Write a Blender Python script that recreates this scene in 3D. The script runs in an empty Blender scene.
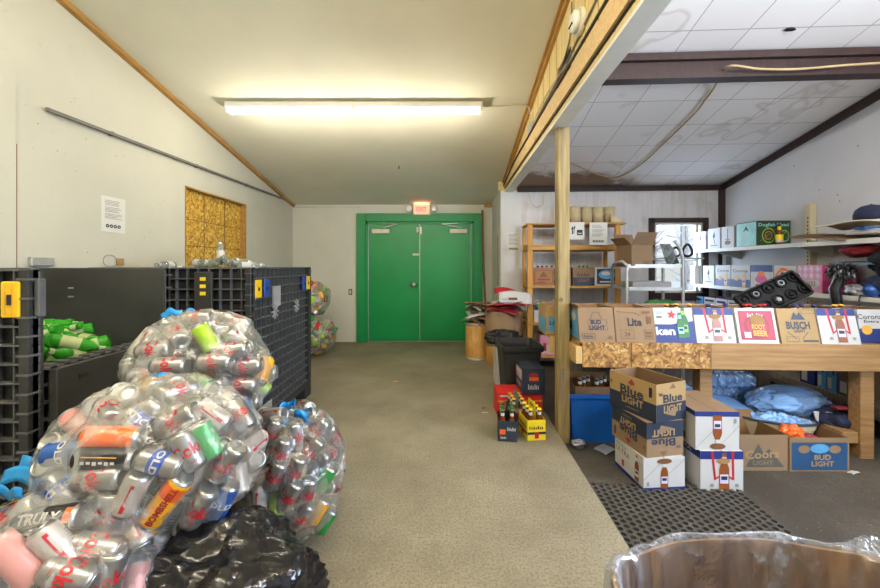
import bpy, bmesh, math, random
import numpy as np
from mathutils import Vector, Matrix, noise as mnoise
random.seed(7)
SC = bpy.context.scene
COL = SC.collection
PI = math.pi
H, F, CX, CY = 1.29, 380.0, 443.0, 266.0      # eye height, focal length in px, vanishing point
TH = 0.05                                      # the side room is turned by this angle
CT, ST = math.cos(TH), math.sin(TH)
ZL = -0.08                                     # floor level of the side room

def pt(px, py, Y): return Vector(((px-CX)*Y/F, Y, H-(py-CY)*Y/F))
def R(u, v, z=0.0): return Vector((u*CT+v*ST, -u*ST+v*CT, z))
def u_at(px, v):
    k = (px-CX)/F; Y = v/(CT+k*ST); return k*Y*CT - Y*ST
def v_at(px, u):
    k = (px-CX)/F; Y = u/(k*CT-ST); return k*Y*ST + Y*CT
def z_at(py, Y): return H-(py-CY)*Y/F

# ------------------------------------------------------------------ materials
MATS = {}
def lin(c):
    return tuple((x/255/12.92 if x/255 <= .04045 else ((x/255+.055)/1.055)**2.4) for x in c)
def newmat(name):
    m = bpy.data.materials.new(name); m.use_nodes = True
    nt = m.node_tree; b = nt.nodes['Principled BSDF']
    MATS[name] = m
    return m, nt, b
def N(nt, t, **kw):
    n = nt.nodes.new(t)
    for k, v in kw.items():
        if k.startswith('i_'):
            n.inputs[k[2:].replace('_', ' ')].default_value = v
        else: setattr(n, k, v)
    return n
def coords(nt, scale=(1,1,1), rot=(0,0,0), kind='Object'):
    tc = N(nt, 'ShaderNodeTexCoord'); mp = N(nt, 'ShaderNodeMapping')
    mp.inputs['Scale'].default_value = scale; mp.inputs['Rotation'].default_value = rot
    nt.links.new(tc.outputs[kind], mp.inputs['Vector'])
    return mp.outputs['Vector']
def ramp(nt, fac, stops):
    r = N(nt, 'ShaderNodeValToRGB'); e = r.color_ramp.elements
    while len(e) > len(stops): e.remove(e[-1])
    while len(e) < len(stops): e.new(.5)
    for el, (p, c) in zip(e, stops):
        el.position = p; el.color = (*c, 1) if len(c) == 3 else c
    nt.links.new(fac, r.inputs['Fac']); return r.outputs['Color']
def mixc(nt, fac, a, b, mode='MIX'):
    m = N(nt, 'ShaderNodeMix', data_type='RGBA', blend_type=mode)
    for s, v in (('Factor', fac), ('A', a), ('B', b)):
        i = [q for q in m.inputs if q.name == s and (q.type == 'RGBA' or s == 'Factor')][0]
        if hasattr(v, 'type') and hasattr(v, 'links'): nt.links.new(v, i)
        elif s == 'Factor': i.default_value = v
        else: i.default_value = (*v, 1)
    return [q for q in m.outputs if q.type == 'RGBA'][0]
def noise(nt, vec, scale, detail=4, rough=.5):
    n = N(nt, 'ShaderNodeTexNoise'); n.inputs['Scale'].default_value = scale
    n.inputs['Detail'].default_value = detail; n.inputs['Roughness'].default_value = rough
    nt.links.new(vec, n.inputs['Vector']); return n.outputs['Fac']
def bump(nt, b, h, strength=.3, dist=.01):
    n = N(nt, 'ShaderNodeBump'); n.inputs['Strength'].default_value = strength; n.inputs['Distance'].default_value = dist
    nt.links.new(h, n.inputs['Height']); nt.links.new(n.outputs['Normal'], b.inputs['Normal'])
def plain(name, c, rough=.6, metal=0.0, vary=.12, vs=9, bmp=0, spec=None):
    if name in MATS: return MATS[name]
    m, nt, b = newmat(name); col = lin(c)
    b.inputs['Roughness'].default_value = rough; b.inputs['Metallic'].default_value = metal
    if spec is not None: b.inputs['Specular IOR Level'].default_value = spec
    v = coords(nt); f = noise(nt, v, vs)
    d = tuple(x*(1-vary) for x in col); l = tuple(min(1, x*(1+vary)) for x in col)
    nt.links.new(ramp(nt, f, [(.3, d), (.7, l)]), b.inputs['Base Color'])
    if bmp: bump(nt, b, noise(nt, v, vs*6), bmp)
    return m
def emis(name, c, s):
    m, nt, b = newmat(name); b.inputs['Base Color'].default_value = (*lin(c), 1)
    b.inputs['Emission Color'].default_value = (*lin(c), 1); b.inputs['Emission Strength'].default_value = s
    return m
def wood(name, c1, c2, scale=(2, 2, 30), rough=.6, grain=3.0, knots=True):
    m, nt, b = newmat(name); v = coords(nt, scale)
    f = noise(nt, v, grain, 5, .6)
    c = ramp(nt, f, [(.3, lin(c1)), (.5, tuple((a+d)/2 for a, d in zip(lin(c1), lin(c2)))), (.7, lin(c2))])
    if knots:
        vo = N(nt, 'ShaderNodeTexVoronoi'); vo.inputs['Scale'].default_value = 4.5
        nt.links.new(coords(nt), vo.inputs['Vector'])
        kf = ramp(nt, vo.outputs['Distance'], [(.0, (1,1,1)), (.07, (.55,.55,.55)), (.1, (0,0,0))])
        c = mixc(nt, kf, c, lin((95, 62, 35)))
    nt.links.new(c, b.inputs['Base Color']); b.inputs['Roughness'].default_value = rough
    bump(nt, b, f, .2, .004); return m
def osb(name, c1=(226,184,100), c2=(170,120,52), c3=(240,210,140)):
    m, nt, b = newmat(name); v = coords(nt, (1, 1, 1))
    n0 = N(nt, 'ShaderNodeTexNoise'); n0.inputs['Scale'].default_value = 14; nt.links.new(v, n0.inputs['Vector'])
    av = N(nt, 'ShaderNodeVectorMath', operation='MULTIPLY_ADD'); av.inputs[1].default_value = (.12,)*3
    nt.links.new(n0.outputs['Color'], av.inputs[0]); nt.links.new(v, av.inputs[2])
    vo = N(nt, 'ShaderNodeTexVoronoi'); vo.inputs['Scale'].default_value = 38
    nt.links.new(av.outputs[0], vo.inputs['Vector'])
    sp = N(nt, 'ShaderNodeSeparateColor'); nt.links.new(vo.outputs['Color'], sp.inputs[0])
    c = ramp(nt, sp.outputs[0], [(0, lin(c2)), (.35, lin(c1)), (.75, lin(c1)), (1, lin(c3))])
    e = ramp(nt, vo.outputs['Distance'], [(.35, (1,1,1)), (.9, (.45,.4,.35))])
    c = mixc(nt, 1.0, c, e, 'MULTIPLY')
    nt.links.new(c, b.inputs['Base Color']); b.inputs['Roughness'].default_value = .65
    bump(nt, b, vo.outputs['Distance'], .25, .003); return m
def paint(name, c, stain=(150,140,110), amt=.35, rough=.75, scale=1.6):
    m, nt, b = newmat(name); v = coords(nt)
    f1 = noise(nt, v, scale, 6, .6); f2 = noise(nt, v, 26, 4, .7)
    base = lin(c); d = tuple(x*.93 for x in base)
    col = ramp(nt, f1, [(.35, d), (.65, base)])
    k = ramp(nt, f2, [(.62, (0,0,0)), (.78, (amt,)*3)])
    col = mixc(nt, k, col, lin(stain))
    nt.links.new(col, b.inputs['Base Color']); b.inputs['Roughness'].default_value = rough
    bump(nt, b, f2, .06, .004); return m

paint('left_wall_paint', (200,197,181), (140,132,112), .3)
paint('back_wall_paint', (212,209,194), (150,140,120), .3)
paint('ceiling_paint', (224,220,202), (160,150,125), .18)
paint('side_wall_paint', (205,205,208), (120,110,100), .4)
# streaky side-room back wall
m, nt, b = newmat('streaked_wall_paint'); v = coords(nt, (9, 9, .7)); v2 = coords(nt)
f = noise(nt, v, 2.2, 6, .65); f2 = noise(nt, v2, 3.0, 5, .6)
c = ramp(nt, f, [(.3, lin((196,192,190))), (.5, lin((208,206,206))), (.7, lin((214,213,215)))])
c = mixc(nt, ramp(nt, f2, [(.56, (0,0,0)), (.72, (.35,.35,.35))]), c, lin((150,138,122)))
nt.links.new(c, b.inputs['Base Color']); b.inputs['Roughness'].default_value = .8
# acoustic tile ceiling
m, nt, b = newmat('tile_ceiling_paint'); v = coords(nt, (1,1,1))
br = N(nt, 'ShaderNodeTexBrick'); br.offset = 0.0; br.offset_frequency = 1
for k, q in (('Scale', 1.0), ('Mortar Size', .004), ('Mortar Smooth', .3), ('Brick Width', .41), ('Row Height', .41), ('Bias', 0.0)):
    br.inputs[k].default_value = q
br.inputs['Color1'].default_value = (*lin((232,227,224)), 1); br.inputs['Color2'].default_value = (*lin((226,221,218)), 1)
br.inputs['Mortar'].default_value = (*lin((158,152,148)), 1)
nt.links.new(v, br.inputs['Vector'])
st = N(nt, 'ShaderNodeTexNoise'); st.inputs['Scale'].default_value = 1.1; st.inputs['Detail'].default_value = 3; nt.links.new(v, st.inputs['Vector'])
ring = ramp(nt, st.outputs['Fac'], [(.60, (0,0,0)), (.625, (.35,.35,.35)), (.64, (.06,.06,.06)), (.8, (.25,.25,.25))])
c = mixc(nt, ring, br.outputs['Color'], lin((150,128,96)))
# water stain along the far edge (object space y near 5.5)
sp = N(nt, 'ShaderNodeSeparateXYZ'); nt.links.new(v, sp.inputs[0])
mr = N(nt, 'ShaderNodeMapRange'); mr.inputs['From Min'].default_value = 4.95; mr.inputs['From Max'].default_value = 5.5
nt.links.new(sp.outputs['Y'], mr.inputs['Value'])
mx = N(nt, 'ShaderNodeMapRange'); mx.inputs['From Min'].default_value = 2.9; mx.inputs['From Max'].default_value = 1.6
nt.links.new(sp.outputs['X'], mx.inputs['Value'])
mu = N(nt, 'ShaderNodeMath', operation='MULTIPLY'); nt.links.new(mr.outputs[0], mu.inputs[0]); nt.links.new(mx.outputs[0], mu.inputs[1])
nn = noise(nt, v, 5, 5, .7); mu2 = N(nt, 'ShaderNodeMath', operation='MULTIPLY'); nt.links.new(mu.outputs[0], mu2.inputs[0]); nt.links.new(nn, mu2.inputs[1])
c = mixc(nt, ramp(nt, mu2.outputs[0], [(.14, (0,0,0)), (.3, (.9,.9,.9))]), c, lin((120,92,62)))
nt.links.new(c, b.inputs['Base Color']); b.inputs['Roughness'].default_value = .85
# concrete floors
def concrete(name, c1, c2, c3):
    m, nt, b = newmat(name); v = coords(nt)
    f1 = noise(nt, v, 1.3, 8, .65); f2 = noise(nt, v, 85, 3, .7); f3 = noise(nt, v, 9, 6, .7)
    c = ramp(nt, f1, [(.3, lin(c1)), (.5, lin(c2)), (.68, lin(c3))])
    c = mixc(nt, ramp(nt, f2, [(.38, (.6,.6,.6)), (.55, (0,0,0))]), c, tuple(x*.55 for x in lin(c1)))
    c = mixc(nt, ramp(nt, f3, [(.55, (0,0,0)), (.75, (.35,.35,.35))]), c, tuple(x*.6 for x in lin(c2)))
    vo = N(nt, 'ShaderNodeTexVoronoi'); vo.inputs['Scale'].default_value = 24; nt.links.new(v, vo.inputs['Vector'])
    c = mixc(nt, ramp(nt, vo.outputs['Distance'], [(.03, (.5,.5,.5)), (.09, (0,0,0))]), c, lin((200,192,170)))
    nt.links.new(c, b.inputs['Base Color']); b.inputs['Roughness'].default_value = .62
    bump(nt, b, f2, .12, .003)
concrete('concrete_slab', (118,109,90), (141,132,111), (160,151,130))
concrete('concrete_low', (56,50,43), (74,67,58), (94,86,74))
wood('post_wood', (112,95,58), (170,148,98), (14, 14, .8)); wood('pine', (184,150,92), (208,174,116), (14, 14, .8))
wood('pine_h', (204,170,118), (226,198,150), (1, 14, 14)); wood('panel_pine', (206,182,122), (230,210,156), (2, 12, .5), knots=False)
wood('plank_wood', (134,98,56), (174,136,88), (.7, 12, 12)); wood('trim_wood', (150,108,50), (186,142,76), (12, 1, 12), knots=False)
wood('shelf_wood', (170,116,44), (208,154,66), (10, 10, .8)); wood('shelf_wood_h', (160,112,50), (200,150,76), (.8, 10, 10))
wood('grey_wood', (112,96,78), (150,132,108), (14, 14, 1)); wood('dark_brown', (36,20,17), (58,34,28), (10, 10, 1), knots=False)
wood('pole_wood', (98,66,48), (130,92,70), (20, 20, 1), knots=False)
wood('drum_wood', (170,122,54), (206,160,86), (6, 6, 2), knots=False)
wood('drum_inside', (84,58,34), (160,120,76), (8, 8, 1.5), knots=False)
osb('osb', (178,134,72), (112,72,30), (206,168,106)); osb('osb_window', (220,172,66), (160,112,34), (240,208,116))
plain('header_white', (226,224,214), .5, vary=.04); plain('header_grey', (214,210,204), .6)
plain('stub_paint', (206,206,206), .7, vary=.05, vs=2)
plain('green_door', (4,140,72), .38, vary=.06, vs=3); plain('green_frame', (10,136,74), .45, vary=.08)
plain('steel', (170,168,162), .35, .9); plain('galv', (188,190,188), .45, .6); plain('chrome', (210,208,200), .2, 1)
plain('white_plastic', (226,226,220), .4, vary=.03); plain('cream_plastic', (214,206,182), .5)
plain('black_plastic', (38,39,40), .5, vary=.15); plain('black_panel', (52,52,50), .55, vary=.22, vs=5, bmp=.05)
plain('rib_plastic', (84,85,86), .42, vary=.12); plain('yellow_plastic', (232,184,14), .45); plain('blue_plastic', (28,62,140), .45)
plain('rubber', (66,62,56), .7); plain('black_gloss', (16,16,17), .38, vary=.3); plain('cavity_shade', (22,22,23), .6, vary=.2); plain('black_cloth', (20,20,24), .85)
plain('navy_cloth', (30,36,62), .85, bmp=.2); plain('red_cloth', (120,18,28), .8); plain('tub_blue', (20,84,168), .35, vary=.1, vs=5)
plain('kraft', (136,110,82), .75, vary=.07, vs=4); plain('kraft_dark', (120,92,64), .8, vary=.08); plain('kraft_yellow', (162,132,86), .7, vary=.05)
plain('kraft_in', (128,96,62), .85); plain('white_card', (192,190,187), .55, vary=.03); plain('grey_card', (140,138,132), .7)
plain('ink_steel', (32,72,110), .5); plain('ink_slate', (84,80,74), .6); plain('tray_black', (12,12,13), .6, vary=.3, spec=.25); plain('ink_navy', (34,44,62), .5, vary=.08); plain('ink_blue', (24,70,160), .45, vary=.05); plain('ink_sky', (86,152,196), .5); plain('ink_red', (176,26,38), .5)
plain('ink_black', (32,30,34), .6); plain('ink_white', (198,196,192), .5, vary=.02); plain('ink_brown', (110,70,36), .6); plain('ink_grey', (110,104,98), .6)
plain('ink_gold', (214,160,50), .5); plain('ink_green', (46,104,52), .5); plain('ink_teal', (150,208,204), .5); plain('ink_crimson', (168,36,62), .5)
plain('ink_darkred', (140,34,44), .5); plain('ink_amber', (134,72,30), .35); plain('ink_lime', (140,190,60), .5); plain('ink_pink', (206,144,172), .5)
plain('ink_magenta', (196,66,120), .5); plain('ink_lilac', (206,196,226), .5); plain('ink_darkgreen', (34,60,34), .5); plain('ink_darkblue', (24,44,112), .5)
plain('ink_cardtone', (150,112,66), .7); plain('paper', (216,214,206), .7, vary=.02); plain('ink_yellow', (240,214,40), .45); plain('red_card', (206,40,34), .5)
plain('beige_metal', (196,184,150), .5, vary=.05); plain('shelf_white', (214,212,204), .45, vary=.05); plain('cable_grey', (120,112,96), .6); plain('cable_white', (196,186,160), .6); plain('rope', (178,154,112), .8)
plain('dark_hole', (112,72,38), .9); plain('tube_card', (196,178,140), .8); plain('cyl_rim', (120,104,84), .7)
plain('can_silver', (158,157,158), .34, .85, vary=.1); plain('can_end', (172,172,170), .3, .9, vary=.08); plain('can_black', (40,40,44), .35, .4)
plain('can_orange', (232,104,36), .35, .25); plain('can_yellow', (240,172,30), .35, .25); plain('can_green', (56,150,74), .35, .3); plain('can_blue', (44,86,160), .35, .3)
plain('can_pink', (206,140,136), .4, .1); plain('can_white', (186,180,176), .38, .4); plain('can_lime', (158,200,50), .35, .3); plain('can_gold', (196,150,70), .3, .6)
plain('lab_sage', (168,180,130), .6); plain('can_red', (190,36,44), .35, .3)
plain('silver_card', (150,150,152), .5, .1); plain('insulation', (200,204,210), .7)
plain('snow', (236,240,246), .9, vary=.03); plain('bark', (170,172,178), .9); plain('far_wood', (205,212,222), .95, vary=.3, vs=2)
emis('tube_light', (255,250,232), 2.6); emis('exit_face', (255,160,125), .8)
def glassy(name, c, rough=.08, alpha=.45, trans=True):
    m, nt, b = newmat(name); out = nt.nodes['Material Output']
    b.inputs['Base Color'].default_value = (*lin(c), 1); b.inputs['Roughness'].default_value = rough
    t = N(nt, 'ShaderNodeBsdfTransparent'); t.inputs[0].default_value = (*[min(1, x**.45) for x in lin(c)], 1)
    mx = N(nt, 'ShaderNodeMixShader'); mx.inputs[0].default_value = alpha
    nt.links.new(t.outputs[0], mx.inputs[1]); nt.links.new(b.outputs[0], mx.inputs[2]); nt.links.new(mx.outputs[0], out.inputs[0])
    return m
glassy('green_glass', (64,176,48), .06, .6); glassy('brown_glass', (110,58,20), .1, .85); glassy('clear_glass', (200,210,205), .06, .3)
glassy('pet_daylit_blue', (180,212,248), .08, .8); glassy('window_glass', (240,245,250), .02, .06)  # water bottles: the blue of the window light is put into their colour
def film(name, tint=(1,1,1), milk=.10, gloss=.16, scale=7, milkc=(235,235,230), stretch=(1,1,1)):
    m, nt, b = newmat(name); nt.nodes.remove(b); out = nt.nodes['Material Output']
    v = coords(nt, stretch)
    f = noise(nt, v, scale, 5, .62); f2 = noise(nt, v, scale*3.2, 3, .6)
    bp = N(nt, 'ShaderNodeBump'); bp.inputs['Strength'].default_value = .7; bp.inputs['Distance'].default_value = .010
    ad = N(nt, 'ShaderNodeMath', operation='MULTIPLY_ADD'); ad.inputs[1].default_value = .3; nt.links.new(f2, ad.inputs[0]); nt.links.new(f, ad.inputs[2])
    nt.links.new(ad.outputs[0], bp.inputs['Height'])
    tr = N(nt, 'ShaderNodeBsdfTransparent'); tr.inputs[0].default_value = (*tint, 1)
    gl = N(nt, 'ShaderNodeBsdfGlossy'); gl.inputs['Roughness'].default_value = .2; nt.links.new(bp.outputs[0], gl.inputs['Normal'])
    di = N(nt, 'ShaderNodeBsdfDiffuse'); di.inputs[0].default_value = (*lin(milkc), 1); nt.links.new(bp.outputs[0], di.inputs['Normal'])
    lw = N(nt, 'ShaderNodeLayerWeight'); lw.inputs[0].default_value = .35
    cr = ramp(nt, f2, [(.50, (milk*.6,)*3), (.60, (milk*2,)*3), (.70, (min(1, milk*7),)*3)])
    mp = N(nt, 'ShaderNodeMath', operation='MULTIPLY_ADD'); mp.inputs[1].default_value = .28; mp.use_clamp = True
    nt.links.new(lw.outputs['Facing'], mp.inputs[0]); nt.links.new(cr, mp.inputs[2])
    m1 = N(nt, 'ShaderNodeMixShader'); nt.links.new(mp.outputs[0], m1.inputs[0]); nt.links.new(tr.outputs[0], m1.inputs[1]); nt.links.new(di.outputs[0], m1.inputs[2])
    fr = N(nt, 'ShaderNodeFresnel'); fr.inputs[0].default_value = 1.45; nt.links.new(bp.outputs[0], fr.inputs['Normal'])
    fm = N(nt, 'ShaderNodeMath', operation='MULTIPLY_ADD'); fm.inputs[1].default_value = .4; fm.inputs[2].default_value = gloss*.12; fm.use_clamp = True
    nt.links.new(fr.outputs[0], fm.inputs[0])
    m2 = N(nt, 'ShaderNodeMixShader'); nt.links.new(fm.outputs[0], m2.inputs[0]); nt.links.new(m1.outputs[0], m2.inputs[1]); nt.links.new(gl.outputs[0], m2.inputs[2])
    nt.links.new(m2.outputs[0], out.inputs[0]); return m
film('clear_film', (1,1,1), .04, .3, 6, (235,235,230), (1.7,1.7,.55)); film('liner_film', (.98,.98,1), .06, .5, 5, (225,232,245)); film('blue_daylit_film', (.88,.95,1), 1.7, .1, 5, (140,185,240)); film('shrink_film', (.88,.95,1), .36, .3, 8, (170,208,250))  # blue and shrink films carry the cool daylight in their colour
film('yellow_film', (1,1,.9), .12, .2, 10)
m, nt, b = newmat('bin_bag_black'); v = coords(nt, (1, 2.0, 1)); b.inputs['Base Color'].default_value = (.01,.01,.011,1); b.inputs['Roughness'].default_value = .16; b.inputs['Specular IOR Level'].default_value = .45
bump(nt, b, noise(nt, v, 6, 3, .5), .6, .04)
m, nt, b = newmat('blue_tie'); b.inputs['Base Color'].default_value = (*lin((20,140,215)), 1); b.inputs['Roughness'].default_value = .3
b.inputs['Emission Strength'].default_value = 0; v = coords(nt); bump(nt, b, noise(nt, v, 40, 3), .6, .01)

# ------------------------------------------------------------------ mesh builder
def tag(o, label=None, cat=None, group=None, kind=None):
    if label: o['label'] = label
    if cat: o['category'] = cat
    if group: o['group'] = group
    if kind: o['kind'] = kind
    return o
class MB:
    def __init__(s): s.v = []; s.f = []; s.m = []; s.sm = []; s.names = []
    def mi(s, name):
        if name not in s.names: s.names.append(name)
        return s.names.index(name)
    def add(s, vs, fs, mat, smooth=False):
        o = len(s.v); s.v += [tuple(q) for q in vs]; k = s.mi(mat)
        for f in fs: s.f.append([o+i for i in f]); s.m.append(k); s.sm.append(smooth)
        return s
    def box(s, x0, x1, y0, y1, z0, z1, mat, M=None, bev=0):
        if bev and min(x1-x0, y1-y0, z1-z0) > 2.2*bev:
            # chamfered box: 24 verts
            vs = []; idx = {}
            for ax in range(3):
                for sx in (0, 1):
                    for sy in (0, 1):
                        for sz in (0, 1):
                            p = [(x0, x1)[sx], (y0, y1)[sy], (z0, z1)[sz]]
                            for q in range(3):
                                if q != ax: p[q] += bev*(1, -1)[(sx, sy, sz)[q]]
                            idx[(ax, sx, sy, sz)] = len(vs); vs.append(p)
            fs = []
            g = lambda ax, c: idx[(ax, *c)]
            for ax in range(3):
                for sd in (0, 1):
                    o1, o2 = [q for q in range(3) if q != ax]
                    cs = []
                    for a_, b_ in ((0,0), (1,0), (1,1), (0,1)):
                        c = [0,0,0]; c[ax] = sd; c[o1] = a_; c[o2] = b_; cs.append(g(ax, c))
                    fs.append(cs)
            for ax in range(3):   # edges parallel to ax
                o1, o2 = [q for q in range(3) if q != ax]
                for a_ in (0, 1):
                    for b_ in (0, 1):
                        c0 = [0,0,0]; c1 = [0,0,0]; c0[ax] = 0; c1[ax] = 1
                        for c in (c0, c1): c[o1] = a_; c[o2] = b_
                        fs.append([g(o1, c0), g(o1, c1), g(o2, c1), g(o2, c0)])
            for sx in (0, 1):
                for sy in (0, 1):
                    for sz in (0, 1): fs.append([idx[(0,sx,sy,sz)], idx[(1,sx,sy,sz)], idx[(2,sx,sy,sz)]])
        else:
            vs = [(x, y, z) for x in (x0, x1) for y in (y0, y1) for z in (z0, z1)]
            fs = [(0,1,3,2), (4,6,7,5), (0,4,5,1), (2,3,7,6), (0,2,6,4), (1,5,7,3)]
        if M is not None: vs = [M @ Vector(q) for q in vs]
        return s.add(vs, fs, mat)
    def quad(s, a, b, c, d, mat): return s.add([a, b, c, d], [(0,1,2,3)], mat)
    def lathe(s, prof, mat, n=20, M=None, mats=None, cap=True):
        vs = []; fs = []
        for r, z in prof:
            for i in range(n):
                a = 2*PI*i/n; vs.append((r*math.cos(a), r*math.sin(a), z))
        if M is not None: vs = [M @ Vector(q) for q in vs]
        o = len(s.v); s.v += [tuple(q) for q in vs]
        for j in range(len(prof)-1):
            mm = s.mi(mats[j] if mats else mat)
            for i in range(n):
                k = (i+1) % n
                s.f.append([o+j*n+i, o+j*n+k, o+(j+1)*n+k, o+(j+1)*n+i]); s.m.append(mm); s.sm.append(True)
        if cap:
            s.f.append([o+i for i in range(n)][::-1]); s.m.append(s.mi(mats[0] if mats else mat)); s.sm.append(False)
            s.f.append([o+(len(prof)-1)*n+i for i in range(n)]); s.m.append(s.mi(mats[-1] if mats else mat)); s.sm.append(False)
        return s
    def tube(s, pts, r, mat, n=8, r2=None):
        pts = [Vector(p) for p in pts]; L = len(pts); vs = []; fs = []
        up = Vector((0, 0, 1)); prev = None
        for i, p in enumerate(pts):
            t = (pts[min(i+1, L-1)]-pts[max(i-1, 0)]).normalized()
            a = prev if prev is not None else (up if abs(t.z) < .9 else Vector((1, 0, 0)))
            x = (a - t*a.dot(t)).normalized(); y = t.cross(x); prev = x
            rr = r if r2 is None else r+(r2-r)*i/(L-1)
            for k in range(n):
                q = 2*PI*k/n; vs.append(p+x*rr*math.cos(q)+y*rr*math.sin(q))
        for i in range(L-1):
            for k in range(n):
                k2 = (k+1) % n; fs.append((i*n+k, i*n+k2, (i+1)*n+k2, (i+1)*n+k))
        s.add(vs, fs, mat, True)
        s.add(vs[:n], [tuple(range(n))[::-1]], mat); s.add(vs[-n:], [tuple(range(n))], mat); return s
    def beam(s, p0, p1, w, h, mat):      # w horizontal, h other
        p0 = Vector(p0); p1 = Vector(p1); t = (p1-p0).normalized()
        a = Vector((0,0,1)) if abs(t.z) < .95 else Vector((0,1,0))
        x = t.cross(a).normalized(); y = x.cross(t)
        vs = [p+x*w/2*i+y*h/2*j for p in (p0, p1) for i, j in ((-1,-1), (1,-1), (1,1), (-1,1))]
        return s.add(vs, [(0,3,2,1), (4,5,6,7), (0,1,5,4), (1,2,6,5), (2,3,7,6), (3,0,4,7)], mat)
    def sheet(s, fn, nu, nv, mat, smooth=True):
        vs = [fn(i/nu, j/nv) for j in range(nv+1) for i in range(nu+1)]
        fs = [(j*(nu+1)+i, j*(nu+1)+i+1, (j+1)*(nu+1)+i+1, (j+1)*(nu+1)+i) for j in range(nv) for i in range(nu)]
        return s.add(vs, fs, mat, smooth)
    def xform(s, M): s.v = [tuple(M @ Vector(q)) for q in s.v]; return s
    def mesh(s, name):
        me = bpy.data.meshes.new(name); me.from_pydata(s.v, [], s.f)
        for n_ in s.names: me.materials.append(MATS[n_])
        me.polygons.foreach_set('material_index', s.m); me.polygons.foreach_set('use_smooth', s.sm)
        me.update(); return me
    def build(s, name, parent=None, loc=(0,0,0), rz=0, sub=0, solid=0, rot=None):
        o = bpy.data.objects.new(name, s.mesh(name)); COL.objects.link(o)
        o.location = loc; o.rotation_euler = rot if rot else (0, 0, rz)
        if parent: o.parent = parent
        if solid: q = o.modifiers.new('t', 'SOLIDIFY'); q.thickness = solid; q.offset = 0
        if sub: q = o.modifiers.new('s', 'SUBSURF'); q.levels = q.render_levels = sub
        return o
def thing(name, label, cat, loc=(0,0,0), rz=0, group=None, rot=None):
    o = bpy.data.objects.new(name, None); COL.objects.link(o); o.location = loc
    o.rotation_euler = rot if rot else (0, 0, rz); o.empty_display_size = .05
    return tag(o, label, cat, group)
def struct(mb, name): return tag(mb.build(name), kind='structure')
def kids(o): return [c for c in COL.objects if c.parent == o]
KC = {}
def dup(root, loc=None, rot=None, label=None, group=None, cat=None):
    key = root.name
    if key not in KC: KC[key] = [(c, [g for g in kids(c)]) for c in kids(root)]
    r = root.copy(); COL.objects.link(r)
    if loc is not None: r.location = loc
    if rot is not None: r.rotation_euler = rot
    if label: r['label'] = label
    if group: r['group'] = group
    if cat: r['category'] = cat
    for c, gs in KC[key]:
        d = c.copy(); COL.objects.link(d); d.parent = r
        for g in gs: e = g.copy(); COL.objects.link(e); e.parent = d
    return r

# ------------------------------------------------------------------ lettering and printed art
TC = {}
def sliced(s, bold, n, axis):
    key = (s, bold, n, axis)
    if key in TC: return TC[key]
    vs, fs, asp = textpoly(s, bold); me = bpy.data.meshes.new('t'); me.from_pydata([(x, y, 0) for x, y in vs], [], fs); bm_ = bmesh.new(); bm_.from_mesh(me)
    for k in range(1, n):
        c = -.5+k/n; co = (c, 0, 0) if axis == 0 else (0, c, 0); no = (1, 0, 0) if axis == 0 else (0, 1, 0)
        bmesh.ops.bisect_plane(bm_, geom=bm_.verts[:]+bm_.edges[:]+bm_.faces[:], plane_co=co, plane_no=no)
    bm_.to_mesh(me); bm_.free(); out = ([(v.co.x, v.co.y) for v in me.vertices], [tuple(p.vertices) for p in me.polygons], asp); bpy.data.meshes.remove(me)
    TC[key] = out; return out
def textpoly(s, bold=.012):
    if (s, bold) in TC: return TC[(s, bold)]
    cu = bpy.data.curves.new('t', 'FONT'); cu.body = s; cu.resolution_u = 2; cu.offset = bold
    ob = bpy.data.objects.new('t', cu); me = bpy.data.meshes.new_from_object(ob)
    vs = [(v.co.x, v.co.y) for v in me.vertices]; fs = [tuple(p.vertices) for p in me.polygons]
    bpy.data.objects.remove(ob); bpy.data.curves.remove(cu); bpy.data.meshes.remove(me)
    if not vs: vs = [(0, 0)]; fs = []
    xs = [q[0] for q in vs]; ys = [q[1] for q in vs]; x0, x1, y0, y1 = min(xs), max(xs), min(ys), max(ys)
    w = max(x1-x0, 1e-6); h = max(y1-y0, 1e-6)
    TC[(s, bold)] = ([((x-x0)/w-.5, (y-y0)/h-.5) for x, y in vs], fs, w/h); return TC[(s, bold)]
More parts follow.
